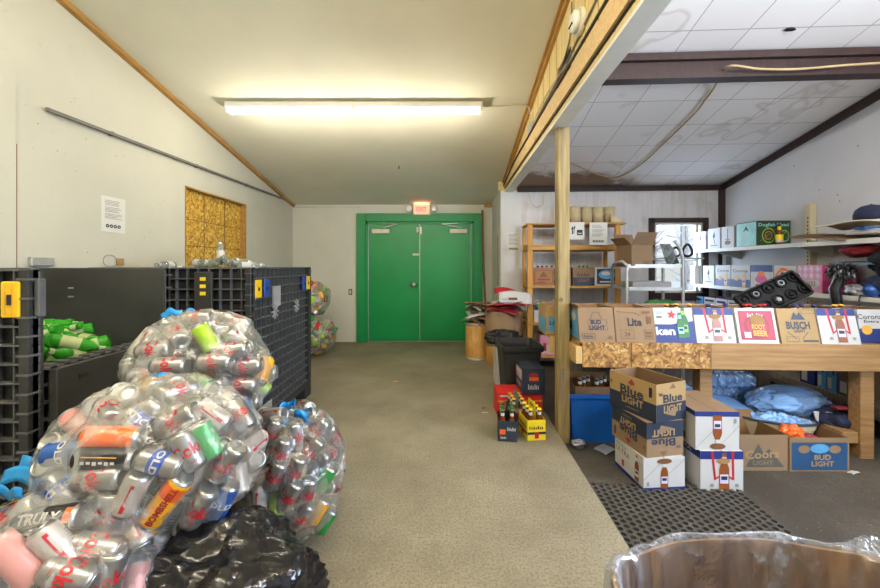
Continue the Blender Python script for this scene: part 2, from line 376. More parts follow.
def art_shapes(art, w, h):
    """art items in 0..1 face units -> list of (verts2d in metres centred on x, faces, mat)"""
    out = []
    X = lambda x: (x-.5)*w
    Y = lambda y: y*h
    for it in art:
        k = it[0]
        if k == 'rect':
            _, x0, y0, x1, y1, m = it; out.append(([(X(x0),Y(y0)), (X(x1),Y(y0)), (X(x1),Y(y1)), (X(x0),Y(y1))], [(0,1,2,3)], m))
        elif k == 'frame':
            _, x0, y0, x1, y1, t, m = it; t2 = t*w/h
            for a in ((x0,y0,x1,y0+t2), (x0,y1-t2,x1,y1), (x0,y0,x0+t,y1), (x1-t,y0,x1,y1)):
                out.append(([(X(a[0]),Y(a[1])), (X(a[2]),Y(a[1])), (X(a[2]),Y(a[3])), (X(a[0]),Y(a[3]))], [(0,1,2,3)], m))
        elif k == 'poly':
            _, ps, m = it; out.append(([(X(x),Y(y)) for x, y in ps], [tuple(range(len(ps)))], m))
        elif k == 'disc':
            _, cx, cy, rx, ry, m = it
            out.append(([(X(cx)+rx*w*math.cos(i*PI/9), Y(cy)+ry*h*math.sin(i*PI/9)) for i in range(18)], [tuple(range(18))], m))
        elif k == 'ring':
            _, cx, cy, rx, ry, t, m = it; vs = []
            for i in range(24):
                c, s_ = math.cos(i*PI/12), math.sin(i*PI/12)
                vs += [(X(cx)+rx*w*c, Y(cy)+ry*h*s_), (X(cx)+rx*w*c*(1-t), Y(cy)+ry*h*s_*(1-t))]
            out.append((vs, [(2*i, 2*((i+1) % 24), 2*((i+1) % 24)+1, 2*i+1) for i in range(24)], m))
        elif k == 'line':
            _, x0, y0, x1, y1, t, m = it; a = Vector((X(x0), Y(y0))); b_ = Vector((X(x1), Y(y1))); d = (b_-a).normalized(); n_ = Vector((-d.y, d.x))*t*w/2
            out.append(([tuple(a-n_), tuple(b_-n_), tuple(b_+n_), tuple(a+n_)], [(0,1,2,3)], m))
        elif k == 'star':
            _, cx, cy, r, m = it
            ps = [(X(cx)+(r if i % 2 == 0 else r*.42)*w*math.sin(i*PI/5+.15), Y(cy)+(r if i % 2 == 0 else r*.42)*w*math.cos(i*PI/5+.15)) for i in range(10)]
            out.append(([(X(cx), Y(cy))]+ps, [(0, 1+(i+1) % 10, 1+i) for i in range(10)], m))
        elif k == 'text':   # text, cx, cy, width frac, height frac, mat, [rotation], [bold]
            s_, cx, cy, tw, th, m = it[1:7]; ro = it[7] if len(it) > 7 else 0; bd = it[8] if len(it) > 8 else .02
            vs, fs, _ = textpoly(s_, bd); c, sn = math.cos(ro), math.sin(ro)
            q = [(x*tw*w, y*th*h) for x, y in vs]
            out.append(([(X(cx)+x*c-y*sn, Y(cy)+x*sn+y*c) for x, y in q], fs, m))
        elif k == 'scrib':   # lettering too small to read: uneven strokes
            _, cx, cy, tw, th, m = it; n_ = 7
            for q in range(n_):
                x0 = cx-tw/2+tw*q/n_; hh_ = th*(1, .7, .9, .6, 1, .8, .75)[q]
                out.append(([(X(x0),Y(cy-th/2)), (X(x0+tw/n_*.55),Y(cy-th/2)), (X(x0+tw/n_*.55),Y(cy-th/2+hh_)), (X(x0),Y(cy-th/2+hh_))], [(0,1,2,3)], m))
        elif k == 'bottle':  # cx, y0, height frac, glass mat, label mat, [flip]
            cx, y0, hh, m, ml = it[1:6]; fl = it[6] if len(it) > 6 else 1
            B = hh*h; r = B*.14
            P = [(r,0), (r,.55), (r*.9,.62), (r*.45,.78), (r*.4,.97), (r*.5,.975), (r*.5,1)]
            ps = [(x, y*B) for x, y in P] + [(-x, y*B) for x, y in P[::-1]]
            bx, by = X(cx), Y(y0)
            f_ = lambda x, y: (bx+x, by+(y if fl > 0 else B-y))
            n_ = len(P)
            out.append(([f_(x, y) for x, y in ps], [(i, i+1, 2*n_-2-i, 2*n_-1-i) for i in range(n_-1)], m))
            out.append(([f_(x, y*B) for x, y in ((-r*.82,.17), (r*.82,.17), (r*.82,.42), (-r*.82,.42))], [(0,1,2,3)], ml if ml != 'ink_white' else 'ink_lilac'))
            out.append(([f_(x, y*B) for x, y in ((-r*.45,.76), (r*.45,.76), (r*.42,.9), (-r*.42,.9))], [(0,1,2,3)], ml))
            out.append(([f_(x, y*B) for x, y in ((-r*.6,.27), (r*.6,.27), (r*.6,.37), (-r*.6,.37))], [(0,1,2,3)], 'ink_navy'))
    return out
def put_art(mb, art, w, h, fn, d0=.0010, step=.0003):
    """fn(x, y, off) -> local 3D point"""
    for i, (vs, fs, m) in enumerate(art_shapes(art, w, h)):
        off = d0+step*i; mb.add([fn(x, y, off) for x, y in vs], fs, m)

# ------------------------------------------------------------------ cardboard case
def case(name, label, cat, w, d, h, loc, rz, outer='kraft', front=None, left=None, right=None, top='open', lean=0, group=None, inner='kraft_in',
         flaps=(), hole=None, base=0, tilt=None):
    """origin: middle of the base; front looks along local -Y"""
    rot = tilt if tilt else (0, 0, rz)
    t = thing(name, label, cat, loc, 0, group, rot)
    T = .004
    L = lambda z: lean*z/h
    mb = MB()
    def wall(a, b_, c, e):  # outer ring points -> vertical wall prism via 4 pts bottom, shifting with lean
        vs = [(x, y+L(z), z) for z in (0, h) for x, y in (a, b_, c, e)]
        mb.add(vs, [(0,3,2,1), (4,5,6,7), (0,1,5,4), (1,2,6,5), (2,3,7,6), (3,0,4,7)], outer)
    hw, hd = w/2, d/2
    if top == 'open':
        wall((-hw,-hd), (hw,-hd), (hw,-hd+T), (-hw,-hd+T)); wall((-hw,hd-T), (hw,hd-T), (hw,hd), (-hw,hd))
        wall((-hw,-hd+T), (-hw+T,-hd+T), (-hw+T,hd-T), (-hw,hd-T)); wall((hw-T,-hd+T), (hw,-hd+T), (hw,hd-T), (hw-T,hd-T))
        mb.box(-hw+T, hw-T, -hd+T, hd-T, .001, .006, inner)
        vs = [(x, y+L(z), z) for z in (.006, h-.002) for x, y in ((-hw+T*1.3,-hd+T*1.3), (hw-T*1.3,-hd+T*1.3), (hw-T*1.3,hd-T*1.3), (-hw+T*1.3,hd-T*1.3))]
        mb.add(vs, [(0,1,5,4), (1,2,6,5), (2,3,7,6), (3,0,4,7)], inner)
    else:
        vs = [(x, y+L(z), z) for z in (0, h) for x, y in ((-hw,-hd), (hw,-hd), (hw,hd), (-hw,hd))]
        mb.add(vs, [(0,3,2,1), (0,1,5,4), (1,2,6,5), (2,3,7,6), (3,0,4,7)], outer); mb.add(vs[4:], [(0,1,2,3)], inner if top == 'kraft' else outer)
        mb.box(-.003, .003, -hd+L(h), hd+L(h), h, h+.0008, 'kraft_dark')
    body = mb.build('carton_body', t)
    for fl in flaps:     # (side, length, angle up from horizontal)
        side, ln, an = fl; fb = MB(); c, s_ = math.cos(an), math.sin(an)
        dx, dy, ex, ey = {'f': (0,-1,hw,-hd), 'b': (0,1,hw,hd), 'l': (-1,0,-hw,hd), 'r': (1,0,hw,hd)}[side]
        if dy: a0, b0 = Vector((-hw, dy*hd+L(h), h)), Vector((hw, dy*hd+L(h), h))
        else: a0, b0 = Vector((dx*hw, -hd, h)), Vector((dx*hw, hd, h))
        o_ = Vector((dx*c, dy*c, s_))*ln; n_ = Vector((-dx*s_, -dy*s_, c))*T
        ins = (b0-a0).normalized()*.008
        vs = [a0+n_*.5, b0+n_*.5, b0-ins+o_+n_*.5, a0+ins+o_+n_*.5]; vs += [q-n_ for q in vs]
        fb.add(vs, [(0,1,2,3)], inner); fb.add(vs, [(7,6,5,4), (0,4,5,1), (1,5,6,2), (2,6,7,3), (3,7,4,0)], outer); fb.build('flap', t)
    if front:
        a = MB(); put_art(a, front, w, h, lambda x, y, o: (x, -hd-o+L(y), y)); a.build('front_print', body)
    if left:
        a = MB(); put_art(a, left, d, h, lambda x, y, o: (-hw-o, -x+L(y), y)); a.build('side_print', body)
    if right:
        a = MB(); put_art(a, right, d, h, lambda x, y, o: (hw+o, x+L(y), y)); a.build('side_print', body)
    return t
# ================================================================== SETTING
CZ = lambda y: 2.33+.19*(6.45-y)               # ceiling of the main room
CR = lambda v: 2.433+.2*(5.55-v)               # ceiling of the side room
PXf = lambda y: .775+.0225*y                    # partition plane
XL, YB, YN, VB, UR = -2.55, 6.45, -1.6, 5.55, 3.67

mb = MB(); EX = lambda y: .80+.03*y            # slab with a slanted edge
vs = [(XL-.1, YN, 0), (EX(YN), YN, 0), (EX(5.6), 5.6, 0), (1.2, 5.6, 0), (1.2, YB+.1, 0), (XL-.1, YB+.1, 0)]
vs += [(x, y, -.2) for x, y, z in vs]
mb.add(vs, [(0,1,2,3,4,5), (1,7,8,2), (0,6,7,1)], 'concrete_slab'); struct(mb, 'floor_main')
mb = MB(); a = [R(-.2,-1.8,ZL), R(UR+.1,-1.8,ZL), R(UR+.1,VB+.1,ZL), R(-.2,VB+.1,ZL)]
mb.quad(*a, 'concrete_low'); struct(mb, 'floor_side')
# ceilings
mb = MB(); mb.quad((XL-.1, YN, CZ(YN)), (XL-.1, YB+.1, CZ(YB+.1)), (.95, YB+.1, CZ(YB+.1)), (.83, YN, CZ(YN)), 'ceiling_paint'); struct(mb, 'ceiling_main')
mb = MB(); ang = math.atan(.2)
o = MB(); L_ = 7.6
o.quad((.90-.0375*(5.75-L_), 5.75-L_, 0), (UR+.1, 5.75-L_, 0), (UR+.1, 5.75, 0), (.90-.0375*5.75, 5.75, 0), 'tile_ceiling_paint')
c_ = o.build('ceiling_side'); tag(c_, kind='structure')
Mz = Matrix.Translation(R(0, 0, CR(0))) @ Matrix.Rotation(-TH, 4, 'Z') @ Matrix.Rotation(-ang, 4, 'X'); c_.matrix_world = Mz
# left wall with window opening (boarded)
mb = MB(); WY0, WY1, WZ0, WZ1 = 3.756, 4.92, .95, 2.085
def wallx(mb, x, y0, y1, zb, zt, mat):         # zt is a function
    mb.add([(x, y0, zb), (x, y1, zb), (x, y1, zt(y1)), (x, y0, zt(y0))], [(0,1,2,3)], mat)
wallx(mb, XL, YN, WY0, 0, CZ, 'left_wall_paint'); wallx(mb, XL, WY1, YB+.05, 0, CZ, 'left_wall_paint')
wallx(mb, XL, WY0, WY1, WZ1, CZ, 'left_wall_paint'); wallx(mb, XL, WY0, WY1, 0, lambda y: WZ0, 'left_wall_paint')
mb.box(XL-.09, XL, WY0-.002, WY0, WZ0, WZ1, 'trim_wood'); mb.box(XL-.09, XL, WY1, WY1+.002, WZ0, WZ1, 'trim_wood'); mb.box(XL-.09, XL, WY0, WY1, WZ1, WZ1+.002, 'trim_wood')
# raised wall board near the camera
mb.box(XL, XL+.012, 1.2, 2.26, 0.0, 2.42, 'left_wall_paint'); mb.box(XL, XL+.004, 2.261, 2.272, 0.6, 2.02, 'ink_brown')
rr = random.Random(3)
for i in range(26):
    y, z = rr.uniform(2.3, 3.7), rr.uniform(1.35, 2.45); s_ = rr.uniform(.003, .007); mb.box(XL, XL+.001, y, y+s_, z, z+s_, 'ink_grey')
wl = struct(mb, 'wall_left')
mb = MB(); mb.box(XL-.08, XL-.06, WY0, WY1, WZ0, WZ1, 'osb_window')
for k in range(1, 4): mb.box(XL-.0605, XL-.0590, WY0, WY1, WZ1-.27*k-.05, WZ1-.27*k-.043, 'ink_brown')
for k in (1, 2): mb.box(XL-.0605, XL-.0590, WY0+.39*k, WY0+.395*k+.006, WZ0, WZ1, 'ink_brown')
w = thing('window_1', None, None); tag(w, kind='structure'); mb.build('osb_board', w)
mb = MB()
for a_ in ((WY0, WY0+.012, WZ0, WZ1), (WY1-.03, WY1, WZ0, WZ1), (WY0, WY1, WZ1-.014, WZ1)): mb.box(XL-.06, XL+.004, *a_, 'trim_wood')
mb.build('window_frame', w)
# back wall of the main room with a door opening
DX0, DX1, DZ = -1.31, .52, 2.04
mb = MB(); zt = CZ(YB)
mb.quad((XL, YB, 0), (DX0, YB, 0), (DX0, YB, zt), (XL, YB, zt), 'back_wall_paint')
mb.quad((DX1, YB, 0), (1.2, YB, 0), (1.2, YB, zt), (DX1, YB, zt), 'back_wall_paint')
mb.quad((DX0, YB, DZ), (DX1, YB, DZ), (DX1, YB, zt), (DX0, YB, zt), 'back_wall_paint'); struct(mb, 'wall_back')
mb = MB(); mb.box(XL, -1.4, YB-.012, YB-.001, zt-.05, zt-.035, 'galv'); mb.box(.7, 1.0, YB-.06, YB-.001, zt-.045, zt-.002, 'trim_wood')
struct(mb, 'trim_3')
# double door
d = tag(thing('door_1', None, None), kind='structure')
mb = MB()
for a_ in ((DX0-.15, DX0, 0, DZ+.14), (DX1, DX1+.15, 0, DZ+.14), (DX0, DX1, DZ, DZ+.14)): mb.box(a_[0], a_[1], YB-.05, YB+.02, a_[2], a_[3], 'green_frame', bev=.006)
for a_ in ((DX0, DX0+.035, 0, DZ), (DX1-.035, DX1, 0, DZ), (DX0, DX1, DZ-.035, DZ)): mb.box(a_[0], a_[1], YB-.02, YB+.06, a_[2], a_[3], 'green_frame')
mb.box(DX0, DX1, YB-.01, YB+.08, 0, .018, 'steel'); mb.build('door_frame', d)
xm = (DX0+DX1)/2
for sx, x0, x1 in ((-1, DX0+.04, xm-.004), (1, xm+.004, DX1-.04)):
    mb = MB(); mb.box(x0, x1, YB+.0, YB+.045, .02, DZ-.04, 'green_door', bev=.003); lf = mb.build('door_leaf', d)
    hx = x0 if sx < 0 else x1
    mb = MB(); mb.tube([(hx-sx*.004, YB-.004, .03), (hx-sx*.004, YB-.004, DZ-.05)], .006, 'galv', 6); mb.build('hinge_strip', lf)
    cx = hx-sx*.22; mb = MB(); mb.box(cx-.15, cx+.15, YB-.055, YB-.002, DZ-.2, DZ-.125, 'cream_plastic', bev=.008)
    mb.beam((cx+.05, YB-.06, DZ-.11), (cx-sx*.28, YB-.09, DZ-.045), .02, .008, 'steel'); mb.beam((cx-sx*.28, YB-.09, DZ-.045), (cx-sx*.02, YB-.02, DZ-.03), .02, .008, 'steel')
    mb.build('door_closer', lf)
    if sx < 0:
        mb = MB(); mb.lathe([(.045,0), (.045,.012), (.018,.02), (.018,.05), (.04,.055), (.04,.08), (.028,.09)], 'chrome', 16, Matrix.Translation((xm-.09, YB, .98)) @ Matrix.Rotation(PI/2, 4, 'X'))
        mb.box(xm-.17, xm-.09, YB-.07, YB-.055, .965, .99, 'chrome', bev=.004); mb.build('door_handle', lf)
        mb = MB(); mb.box(xm-.12, xm-.01, YB-.02, YB, 1.47, 1.5, 'galv'); mb.build('bolt_plate', lf)
        mb = MB(); mb.box(xm-.055, xm-.02, YB-.02, YB, 1.86, 1.95, 'cream_plastic', bev=.003); mb.build('alarm_contact', lf)
    else:
        mb = MB(); mb.box(xm, xm+.035, YB-.02, YB, 1.83, 1.95, 'galv', bev=.003); mb.build('bolt_plate', lf)
        mb = MB(); mb.box(xm-.002, xm+.006, YB-.004, YB, .02, DZ-.05, 'galv'); mb.build('meeting_strip', lf)
# wall stub at the end of the partition
mb = MB(); y5 = 5.5; mb.box(.835, 1.3, y5, YB, 0, 2.38, 'stub_paint'); mb.box(.82, .835, y5+.2, y5+.24, 1.0, 1.75, 'grey_wood'); struct(mb, 'wall_stub')
# partition face above the header, wood panelled with grooves, and a vent hole
mb = MB()
def pface(y0, y1, z0f, z1f, off=0, mat='panel_pine'):
    mb.add([(PXf(y0)+off, y0, z0f(y0)), (PXf(y1)+off, y1, z0f(y1)), (PXf(y1)+off, y1, z1f(y1)), (PXf(y0)+off, y0, z1f(y0))], [(0,1,2,3)], mat)
zc = lambda q: (lambda y: q)
HY0, HY1, HZ0, HZ1 = 2.46, 2.76, 2.55, 2.72
yy = YN
pface(YN, HY0, zc(2.38), CZ); pface(HY1, 5.5, zc(2.38), CZ); pface(HY0, HY1, zc(2.38), zc(HZ0)); pface(HY0, HY1, zc(HZ1), CZ)
pface(HY0, HY1, zc(HZ0), zc(HZ1), .07, 'dark_hole'); mb.box(PXf(HY0), PXf(HY0)+.07, HY1-.002, HY1, HZ0, HZ1, 'plank_wood'); mb.box(PXf(HY0), PXf(HY0)+.07, HY0, HY1, HZ0-.002, HZ0, 'plank_wood')
mb.quad((.80, 5.5, 2.38), (1.2, 5.5, 2.38), (1.2, 5.5, CZ(5.5)), (.80, 5.5, CZ(5.5)), 'panel_pine')
for k in range(36):
    y = YN+.2*k
    if y < 5.45 and not HY0-.01 < y < HY1: mb.beam((PXf(y)-.001, y, 2.40), (PXf(y)-.001, y, CZ(y)), .003, .003, 'trim_wood')
# side-room side of the partition
mb.add([(PXf(YN)+.075, YN, 2.36), (PXf(5.5)+.075, 5.5, 2.36), (PXf(5.5)+.075, 5.5, CZ(5.5)+.2), (PXf(YN)+.075, YN, CZ(YN)+.4)], [(0,1,2,3)], 'header_grey')
struct(mb, 'wall_partition')
mb = MB()
A = lambda y, dx, z: (PXf(y)+dx, y, z)
mb.beam(A(YN, .057, 2.385), A(5.5, .057, 2.385), .112, .05, 'header_white'); mb.beam(A(YN, -.008, 2.4825), A(5.5, -.008, 2.4825), .03, .125, 'pine_h'); mb.beam(A(YN, -.003, 2.414), A(5.5, -.003, 2.414), .012, .01, 'dark_brown')
struct(mb, 'trim_header')
mb = MB(); mb.beam(A(YN, -.012, CZ(YN)-.03), A(5.5, -.012, CZ(5.5)-.03), .025, .055, 'trim_wood'); mb.beam(A(YN, -.03, CZ(YN)-.012), A(5.5, -.03, CZ(5.5)-.012), .03, .02, 'trim_wood'); struct(mb, 'trim_1')
mb = MB(); mb.beam((XL+.02, YN, CZ(YN)-.02), (XL+.02, YB, CZ(YB)-.02), .04, .045, 'trim_wood'); struct(mb, 'trim_2')
# timber post
mb = MB(); mb.box(.888, .978, 2.93, 3.02, ZL, 2.362, 'post_wood', bev=.004); mb.box(.9, .935, 2.928, 2.93, .25, .5, 'grey_wood')
o = mb.build('timber_post'); tag(o, 'rough square timber post holding up the header beam beside the concrete step', 'post')
# side room walls
def RB(mb, u0, u1, v0, v1, z0, z1, mat, bev=0):
    mb.box(u0, u1, v0, v1, z0, z1, mat, Matrix.Rotation(-TH, 4, 'Z'), bev)
mb = MB(); W2 = (u_at(650, VB), u_at(706, VB), .88, 1.95)
def wv(u0, u1, z0, z1, mat='streaked_wall_paint'): mb.quad(R(u0, VB, z0), R(u1, VB, z0), R(u1, VB, z1), R(u0, VB, z1), mat)
zt = CR(VB)+.05
wv(.7, W2[0], ZL, zt); wv(W2[1], UR, ZL, zt); wv(W2[0], W2[1], ZL, W2[2]); wv(W2[0], W2[1], W2[3], zt); struct(mb, 'wall_back_side')
mb = MB()
def wr(v0, v1, z0, zf, mat='side_wall_paint'): mb.quad(R(UR, v1, z0), R(UR, v0, z0), R(UR, v0, zf(v0)), R(UR, v1, zf(v1)), mat)
crp = lambda v: CR(v)+.05
wr(1.5, VB, ZL, crp); wr(-.4, 1.5, ZL, zc(.85)); wr(-.4, 1.5, 2.1, crp); wr(-1.8, -.4, ZL, crp)
q = R(UR, 1.5), R(UR, 1.5)
w3 = rr
for i in range(8): v = rr.uniform(2.8, 4.6); z = rr.uniform(1.9, 2.4); RB(mb, UR-.001, UR, v, v+.012, z, z+.012, 'ink_grey')
RB(mb, UR-.001, UR, 2.86, 2.98, 2.0, 2.004, 'ink_brown')
struct(mb, 'wall_right')
# walls behind the camera
mb = MB(); mb.quad((XL, YN, 0), (.82, YN, 0), (.82, YN, CZ(YN)), (XL, YN, CZ(YN)), 'left_wall_paint'); struct(mb, 'wall_front')
mb = MB(); mb.quad(R(.8, -1.75, ZL), R(UR, -1.75, ZL), R(UR, -1.75, 4.1), R(.8, -1.75, 4.1), 'side_wall_paint'); struct(mb, 'wall_front_side')
# dark trims of the side room
mb = MB(); RB(mb, .8, UR, VB-.03, VB, CR(VB)-.075, CR(VB)-.005, 'dark_brown'); struct(mb, 'trim_4')
mb = MB(); RB(mb, UR-.06, UR, VB-.06, VB, ZL, CR(VB)-.05, 'dark_brown'); struct(mb, 'trim_5')
mb = MB(); mb.beam(R(UR-.02, VB, CR(VB)-.045), R(UR-.02, -1.7, CR(-1.7)-.045), .035, .075, 'dark_brown'); struct(mb, 'trim_6')
mb = MB(); RB(mb, .9, UR, 3.02, 3.12, 2.74, CR(3.05), 'dark_brown', .005); RB(mb, .9, UR, 2.995, 3.02, 2.73, 2.775, 'dark_brown'); RB(mb, .9, UR, 2.985, 3.02, CR(3)-.075, CR(3)-.02, 'dark_brown'); struct(mb, 'ceiling_beam')
# daylight window of the side room
w = tag(thing('window_2', None, None), kind='structure')
mb = MB(); t_ = .085; u0, u1, z0, z1 = W2
for a_ in ((u0-.02, u0+.055, z0-.05, z1+.02), (u1-.05, u1+.02, z0-.05, z1+.02), (u0, u1, z1-.045, z1+.02), (u0-.02, u1+.02, z0-.08, z0+.03)): RB(mb, a_[0], a_[1], VB-.03, VB+.03, a_[2], a_[3], 'dark_brown')
mb.build('window_frame', w)
mb = MB()
for a_ in ((u0+.055, u0+.09, z0+.03, z1-.045), (u1-.14, u1-.1, z0+.03, z1-.045), (u1-.075, u1-.05, z0+.03, z1-.045), (u0+.055, u1-.05, z1-.08, z1-.045), (u0+.055, u1-.05, z0+.03, z0+.06), (u0+.055, u1-.1, 1.36, 1.385)): RB(mb, a_[0], a_[1], VB+.0, VB+.05, a_[2], a_[3], 'header_white')
mb.build('window_sash', w)
mb = MB(); mb.quad(R(u0, VB+.03, z0), R(u1, VB+.03, z0), R(u1, VB+.03, z1), R(u0, VB+.03, z1), 'window_glass'); mb.build('glass_pane', w)
# what stands outside
mb = MB(); mb.quad(R(-3, 5.7, -.2), R(20, 5.7, -.2), R(20, 40, -.2), R(-3, 40, -.2), 'snow'); mb.quad(R(3.8, -6, -.2), R(20, -6, -.2), R(20, 5.7, -.2), R(3.8, 5.7, -.2), 'snow'); struct(mb, 'ground_outside')
mb = MB()
for i in range(11):
    u, v = rr.uniform(4, 11), rr.uniform(12, 18); hh = rr.uniform(2.5, 5.5); b0 = R(u, v, -.2)
    for j in range(26):
        a_ = rr.uniform(0, 2*PI); q = b0+Vector((0, 0, hh*rr.uniform(.15, .9))); mb.beam(q, q+Vector((math.cos(a_)*.5, math.sin(a_)*.5, rr.uniform(.1, .6))), .03, .03, 'far_wood')
    mb.beam(b0, b0+Vector((0, 0, hh)), .08, .08, 'bark')
o = mb.build('bare_thicket'); tag(o, 'frosty bare thicket outside beyond the small window', 'thicket', kind='stuff')

# ------------------------------------------------------------------ LIGHT FITTINGS AND ADDED FILL
def strip_light(name, x0, x1, y, z, label, two=True):
    t = thing(name, label, 'ceiling light', ((x0+x1)/2, y, z))
    L_ = x1-x0; mb = MB(); mb.box(-L_/2, L_/2, -.06, .06, .02, .07, 'header_white', bev=.006); mb.build('housing', t)
    for sx in (-1, 1):
        for sy in (-1, 1):
            mb = MB(); c = sx*L_/4; mb.tube([(c-L_/4+.03, sy*.035, 0), (c+L_/4-.03, sy*.035, 0)], .016, 'tube_light', 10); mb.build('fluorescent_tube', t)
    for x in (-L_/2+.012, 0, L_/2-.012):
        mb = MB(); mb.box(x-.012, x+.012, -.06, .06, -.022, .022, 'white_plastic'); mb.build('lamp_holder', t)
    return t
strip_light('strip_light', -2.07, .375, 3.65, CZ(3.65)-.085, 'long white fluorescent strip light lit on the sloping cream ceiling')
strip_light('strip_light', -2.07, .375, .3, CZ(.3)-.085, 'added unseen fluorescent strip light overhead, filling light into the main room')  # unseen fitting added to brighten the main room
def area(name, loc, rot, sx, sy, p, c):
    l = bpy.data.lights.new(name, 'AREA'); l.shape = 'RECTANGLE'; l.size = sx; l.size_y = sy; l.energy = p; l.color = c
    o = bpy.data.objects.new(name, l); COL.objects.link(o); o.location = loc; o.rotation_euler = rot; return o
warm = (1, .92, .74); cool = (.62, .78, 1)
def tube_and_fill_lamps(x0, x1, y, z, p, c, fn=None):
    for k in range(4):
        l = bpy.data.lights.new('tube_and_fill_lamp', 'POINT'); l.shadow_soft_size = .04; l.energy = p; l.color = c
        o = bpy.data.objects.new('tube_and_fill_lamp', l); COL.objects.link(o); x = x0+(x1-x0)*(k+.5)/4; o.location = (x, y, z) if fn is None else fn(x)
tube_and_fill_lamps(-2.07, .375, 3.65, CZ(3.65)-.42, 8, warm)
tube_and_fill_lamps(-2.07, .375, .3, CZ(.3)-.5, 34, warm)  # up-light lamps added below the unseen strip
tube_and_fill_lamps(1.4, 3.2, 0, 0, 30, (1, .96, .92), lambda u: R(u, 1.0, CR(1.0)-.35))  # unseen fill lamps added to brighten the side room, no fitting there
area('window_and_fill_daylight', R((W2[0]+W2[1])/2, VB+.12, 1.42), (PI/2, 0, PI-TH), .7, 1.0, 20, cool)
area('window_and_fill_daylight', R(UR+.1, .55, 1.5), (PI/2, 0, -TH+PI/2), 1.8, 1.2, 150, cool)  # cool fill through an unseen opening added in the right wall
# exit sign with emergency heads
t = thing('exit_sign', 'small pinkish lit exit sign above the green double door', 'exit sign', (-.36, YB-.03, 2.25))
mb = MB(); mb.box(-.145, .145, -.03, .03, -.10, .09, 'cream_plastic', bev=.006); mb.build('sign_housing', t)
mb = MB(); mb.box(-.125, .125, -.0335, -.03, -.08, .07, 'exit_face'); mb.build('sign_face', t)
mb = MB(); vs, fs, _ = textpoly('EXIT', .03); mb.add([(x*.17, -.0342, y*.08-.005) for x, y in vs], fs, 'exit_letter' if 'exit_letter' in MATS else 'ink_pink'); mb.build('lettering', t)
for s_ in (-1, 1):
    mb = MB(); mb.lathe([(.02,-.03), (.05,0), (.052,.03), (.04,.034)], 'white_plastic' if s_ < 0 else 'galv', 16, Matrix.Translation((s_*.21, -.02, 0)) @ Matrix.Rotation(PI/2, 4, 'X'))
    mb.beam((s_*.14, 0, 0), (s_*.2, 0, 0), .02, .02, 'galv'); mb.build('lamp_head', t)
l = bpy.data.lights.new('exit_glow', 'AREA'); l.shape = 'RECTANGLE'; l.size = .24; l.size_y = .05; l.energy = .55; l.color = (1, .22, .12)
o = bpy.data.objects.new('exit_glow', l); COL.objects.link(o); o.location = (-.36, YB-.075, 2.32); o.rotation_euler = (PI*.98, 0, 0)
# smoke detector, junction box, cables
t = thing('smoke_detector', 'round white smoke detector on the pine boards above the header beam', 'detector', (PXf(2.24)-.0, 2.24, 2.73), rot=(0, -PI/2, 0))
mb = MB(); mb.lathe([(.07,0), (.075,.01), (.075,.035)], 'cream_plastic', 24); mb.build('mounting_base', t)
mb = MB(); mb.lathe([(.066,.035), (.06,.06), (.04,.072), (.0001,.073)], 'white_plastic', 24)
for k in range(3): mb.box(-.03, -.02, -.03+.022*k, -.018+.022*k, .07, .078, 'ink_black')
mb.build('detector_dome', t)
mb = MB(); y = 3.65; mb.box(PXf(y)-.035, PXf(y), y-.06, y+.06, 2.555, 2.66, 'galv', bev=.004); tag(mb.build('junction_box'), 'grey metal junction box where the cables meet on the pine boards', 'junction box')
def cable(pts, r, mat, label, name='cable', group=None):
    mb = MB(); P_ = [Vector(p) for p in pts]; out = []
    for i in range(len(P_)-1):
        p0, p1, p2, p3 = P_[max(i-1,0)], P_[i], P_[i+1], P_[min(i+2, len(P_)-1)]
        for k in range(6):
            s_ = k/6; out.append(.5*((2*p1)+(p2-p0)*s_+(2*p0-5*p1+4*p2-p3)*s_*s_+(3*p1-p0-3*p2+p3)*s_**3))
    out.append(P_[-1]); mb.tube(out, r, mat, 6); return tag(mb.build(name), label, 'cable', group)
FX = lambda y, z, o=.01: (PXf(y)-o, y, z)
cable([FX(1.4, 2.75), FX(2.0, 2.70), FX(2.6, 2.64), FX(3.2, 2.62), FX(3.5, 2.60), FX(3.6, 2.60)], .006, 'cable_grey', 'grey cable running nearest above the wood strip on the pine boards')
cable([FX(1.2, 2.57, .03), FX(2.0, 2.565, .03), FX(2.8, 2.56, .03), FX(3.6, 2.55, .03), FX(4.5, 2.53, .03), FX(5.45, 2.44, .03)], .009, 'dark_brown', 'thick brown cable lying along the top of the header strip')
cable([FX(2.42, 2.97), FX(2.43, 2.84), FX(2.50, 2.73), FX(2.8, 2.63, .012), FX(3.3, 2.61), FX(3.58, 2.60)], .006, 'cable_grey', 'grey cable dropping past the smoke detector to the junction box')
cable([FX(1.3, 2.64, .012), FX(2.2, 2.60, .012), FX(3.0, 2.67, .012), FX(3.5, 2.64, .012), FX(3.6, 2.63)], .004, 'cable_white', 'thin pale cable woven among the darker ones on the pine boards')
cable([(.40, 3.65, CZ(3.65)-.04), (.52, 3.7, CZ(3.7)-.01), (.66, 3.68, CZ(3.68)-.012), (.80, 3.66, CZ(3.66)-.03), FX(3.65, 2.80, .03), FX(3.65, 2.70)], .005, 'cable_white', 'pale cable from the strip light across the ceiling to the junction box')
ceil_pts = [R(u_, v_, CR(v_)-.012) for u_, v_ in ()]
def on_ceil(px, py, drop=.022):
    k = (CY-py)/F; kx = (px-CX)/F    # ray meets the side ceiling
    # z = H + k Y ; v = kx Y ST + Y CT ; CR(v) = 3.543-.2v
    Y = (3.543-drop-H)/(k+.2*(kx*ST+CT)); return Vector((kx*Y, Y, H+k*Y))
bm = lambda px, py: (lambda Y: Vector(((px-CX)*Y/F, Y, H+(CY-py)*Y/F)))(2.965/(CT+(px-CX)/F*ST))
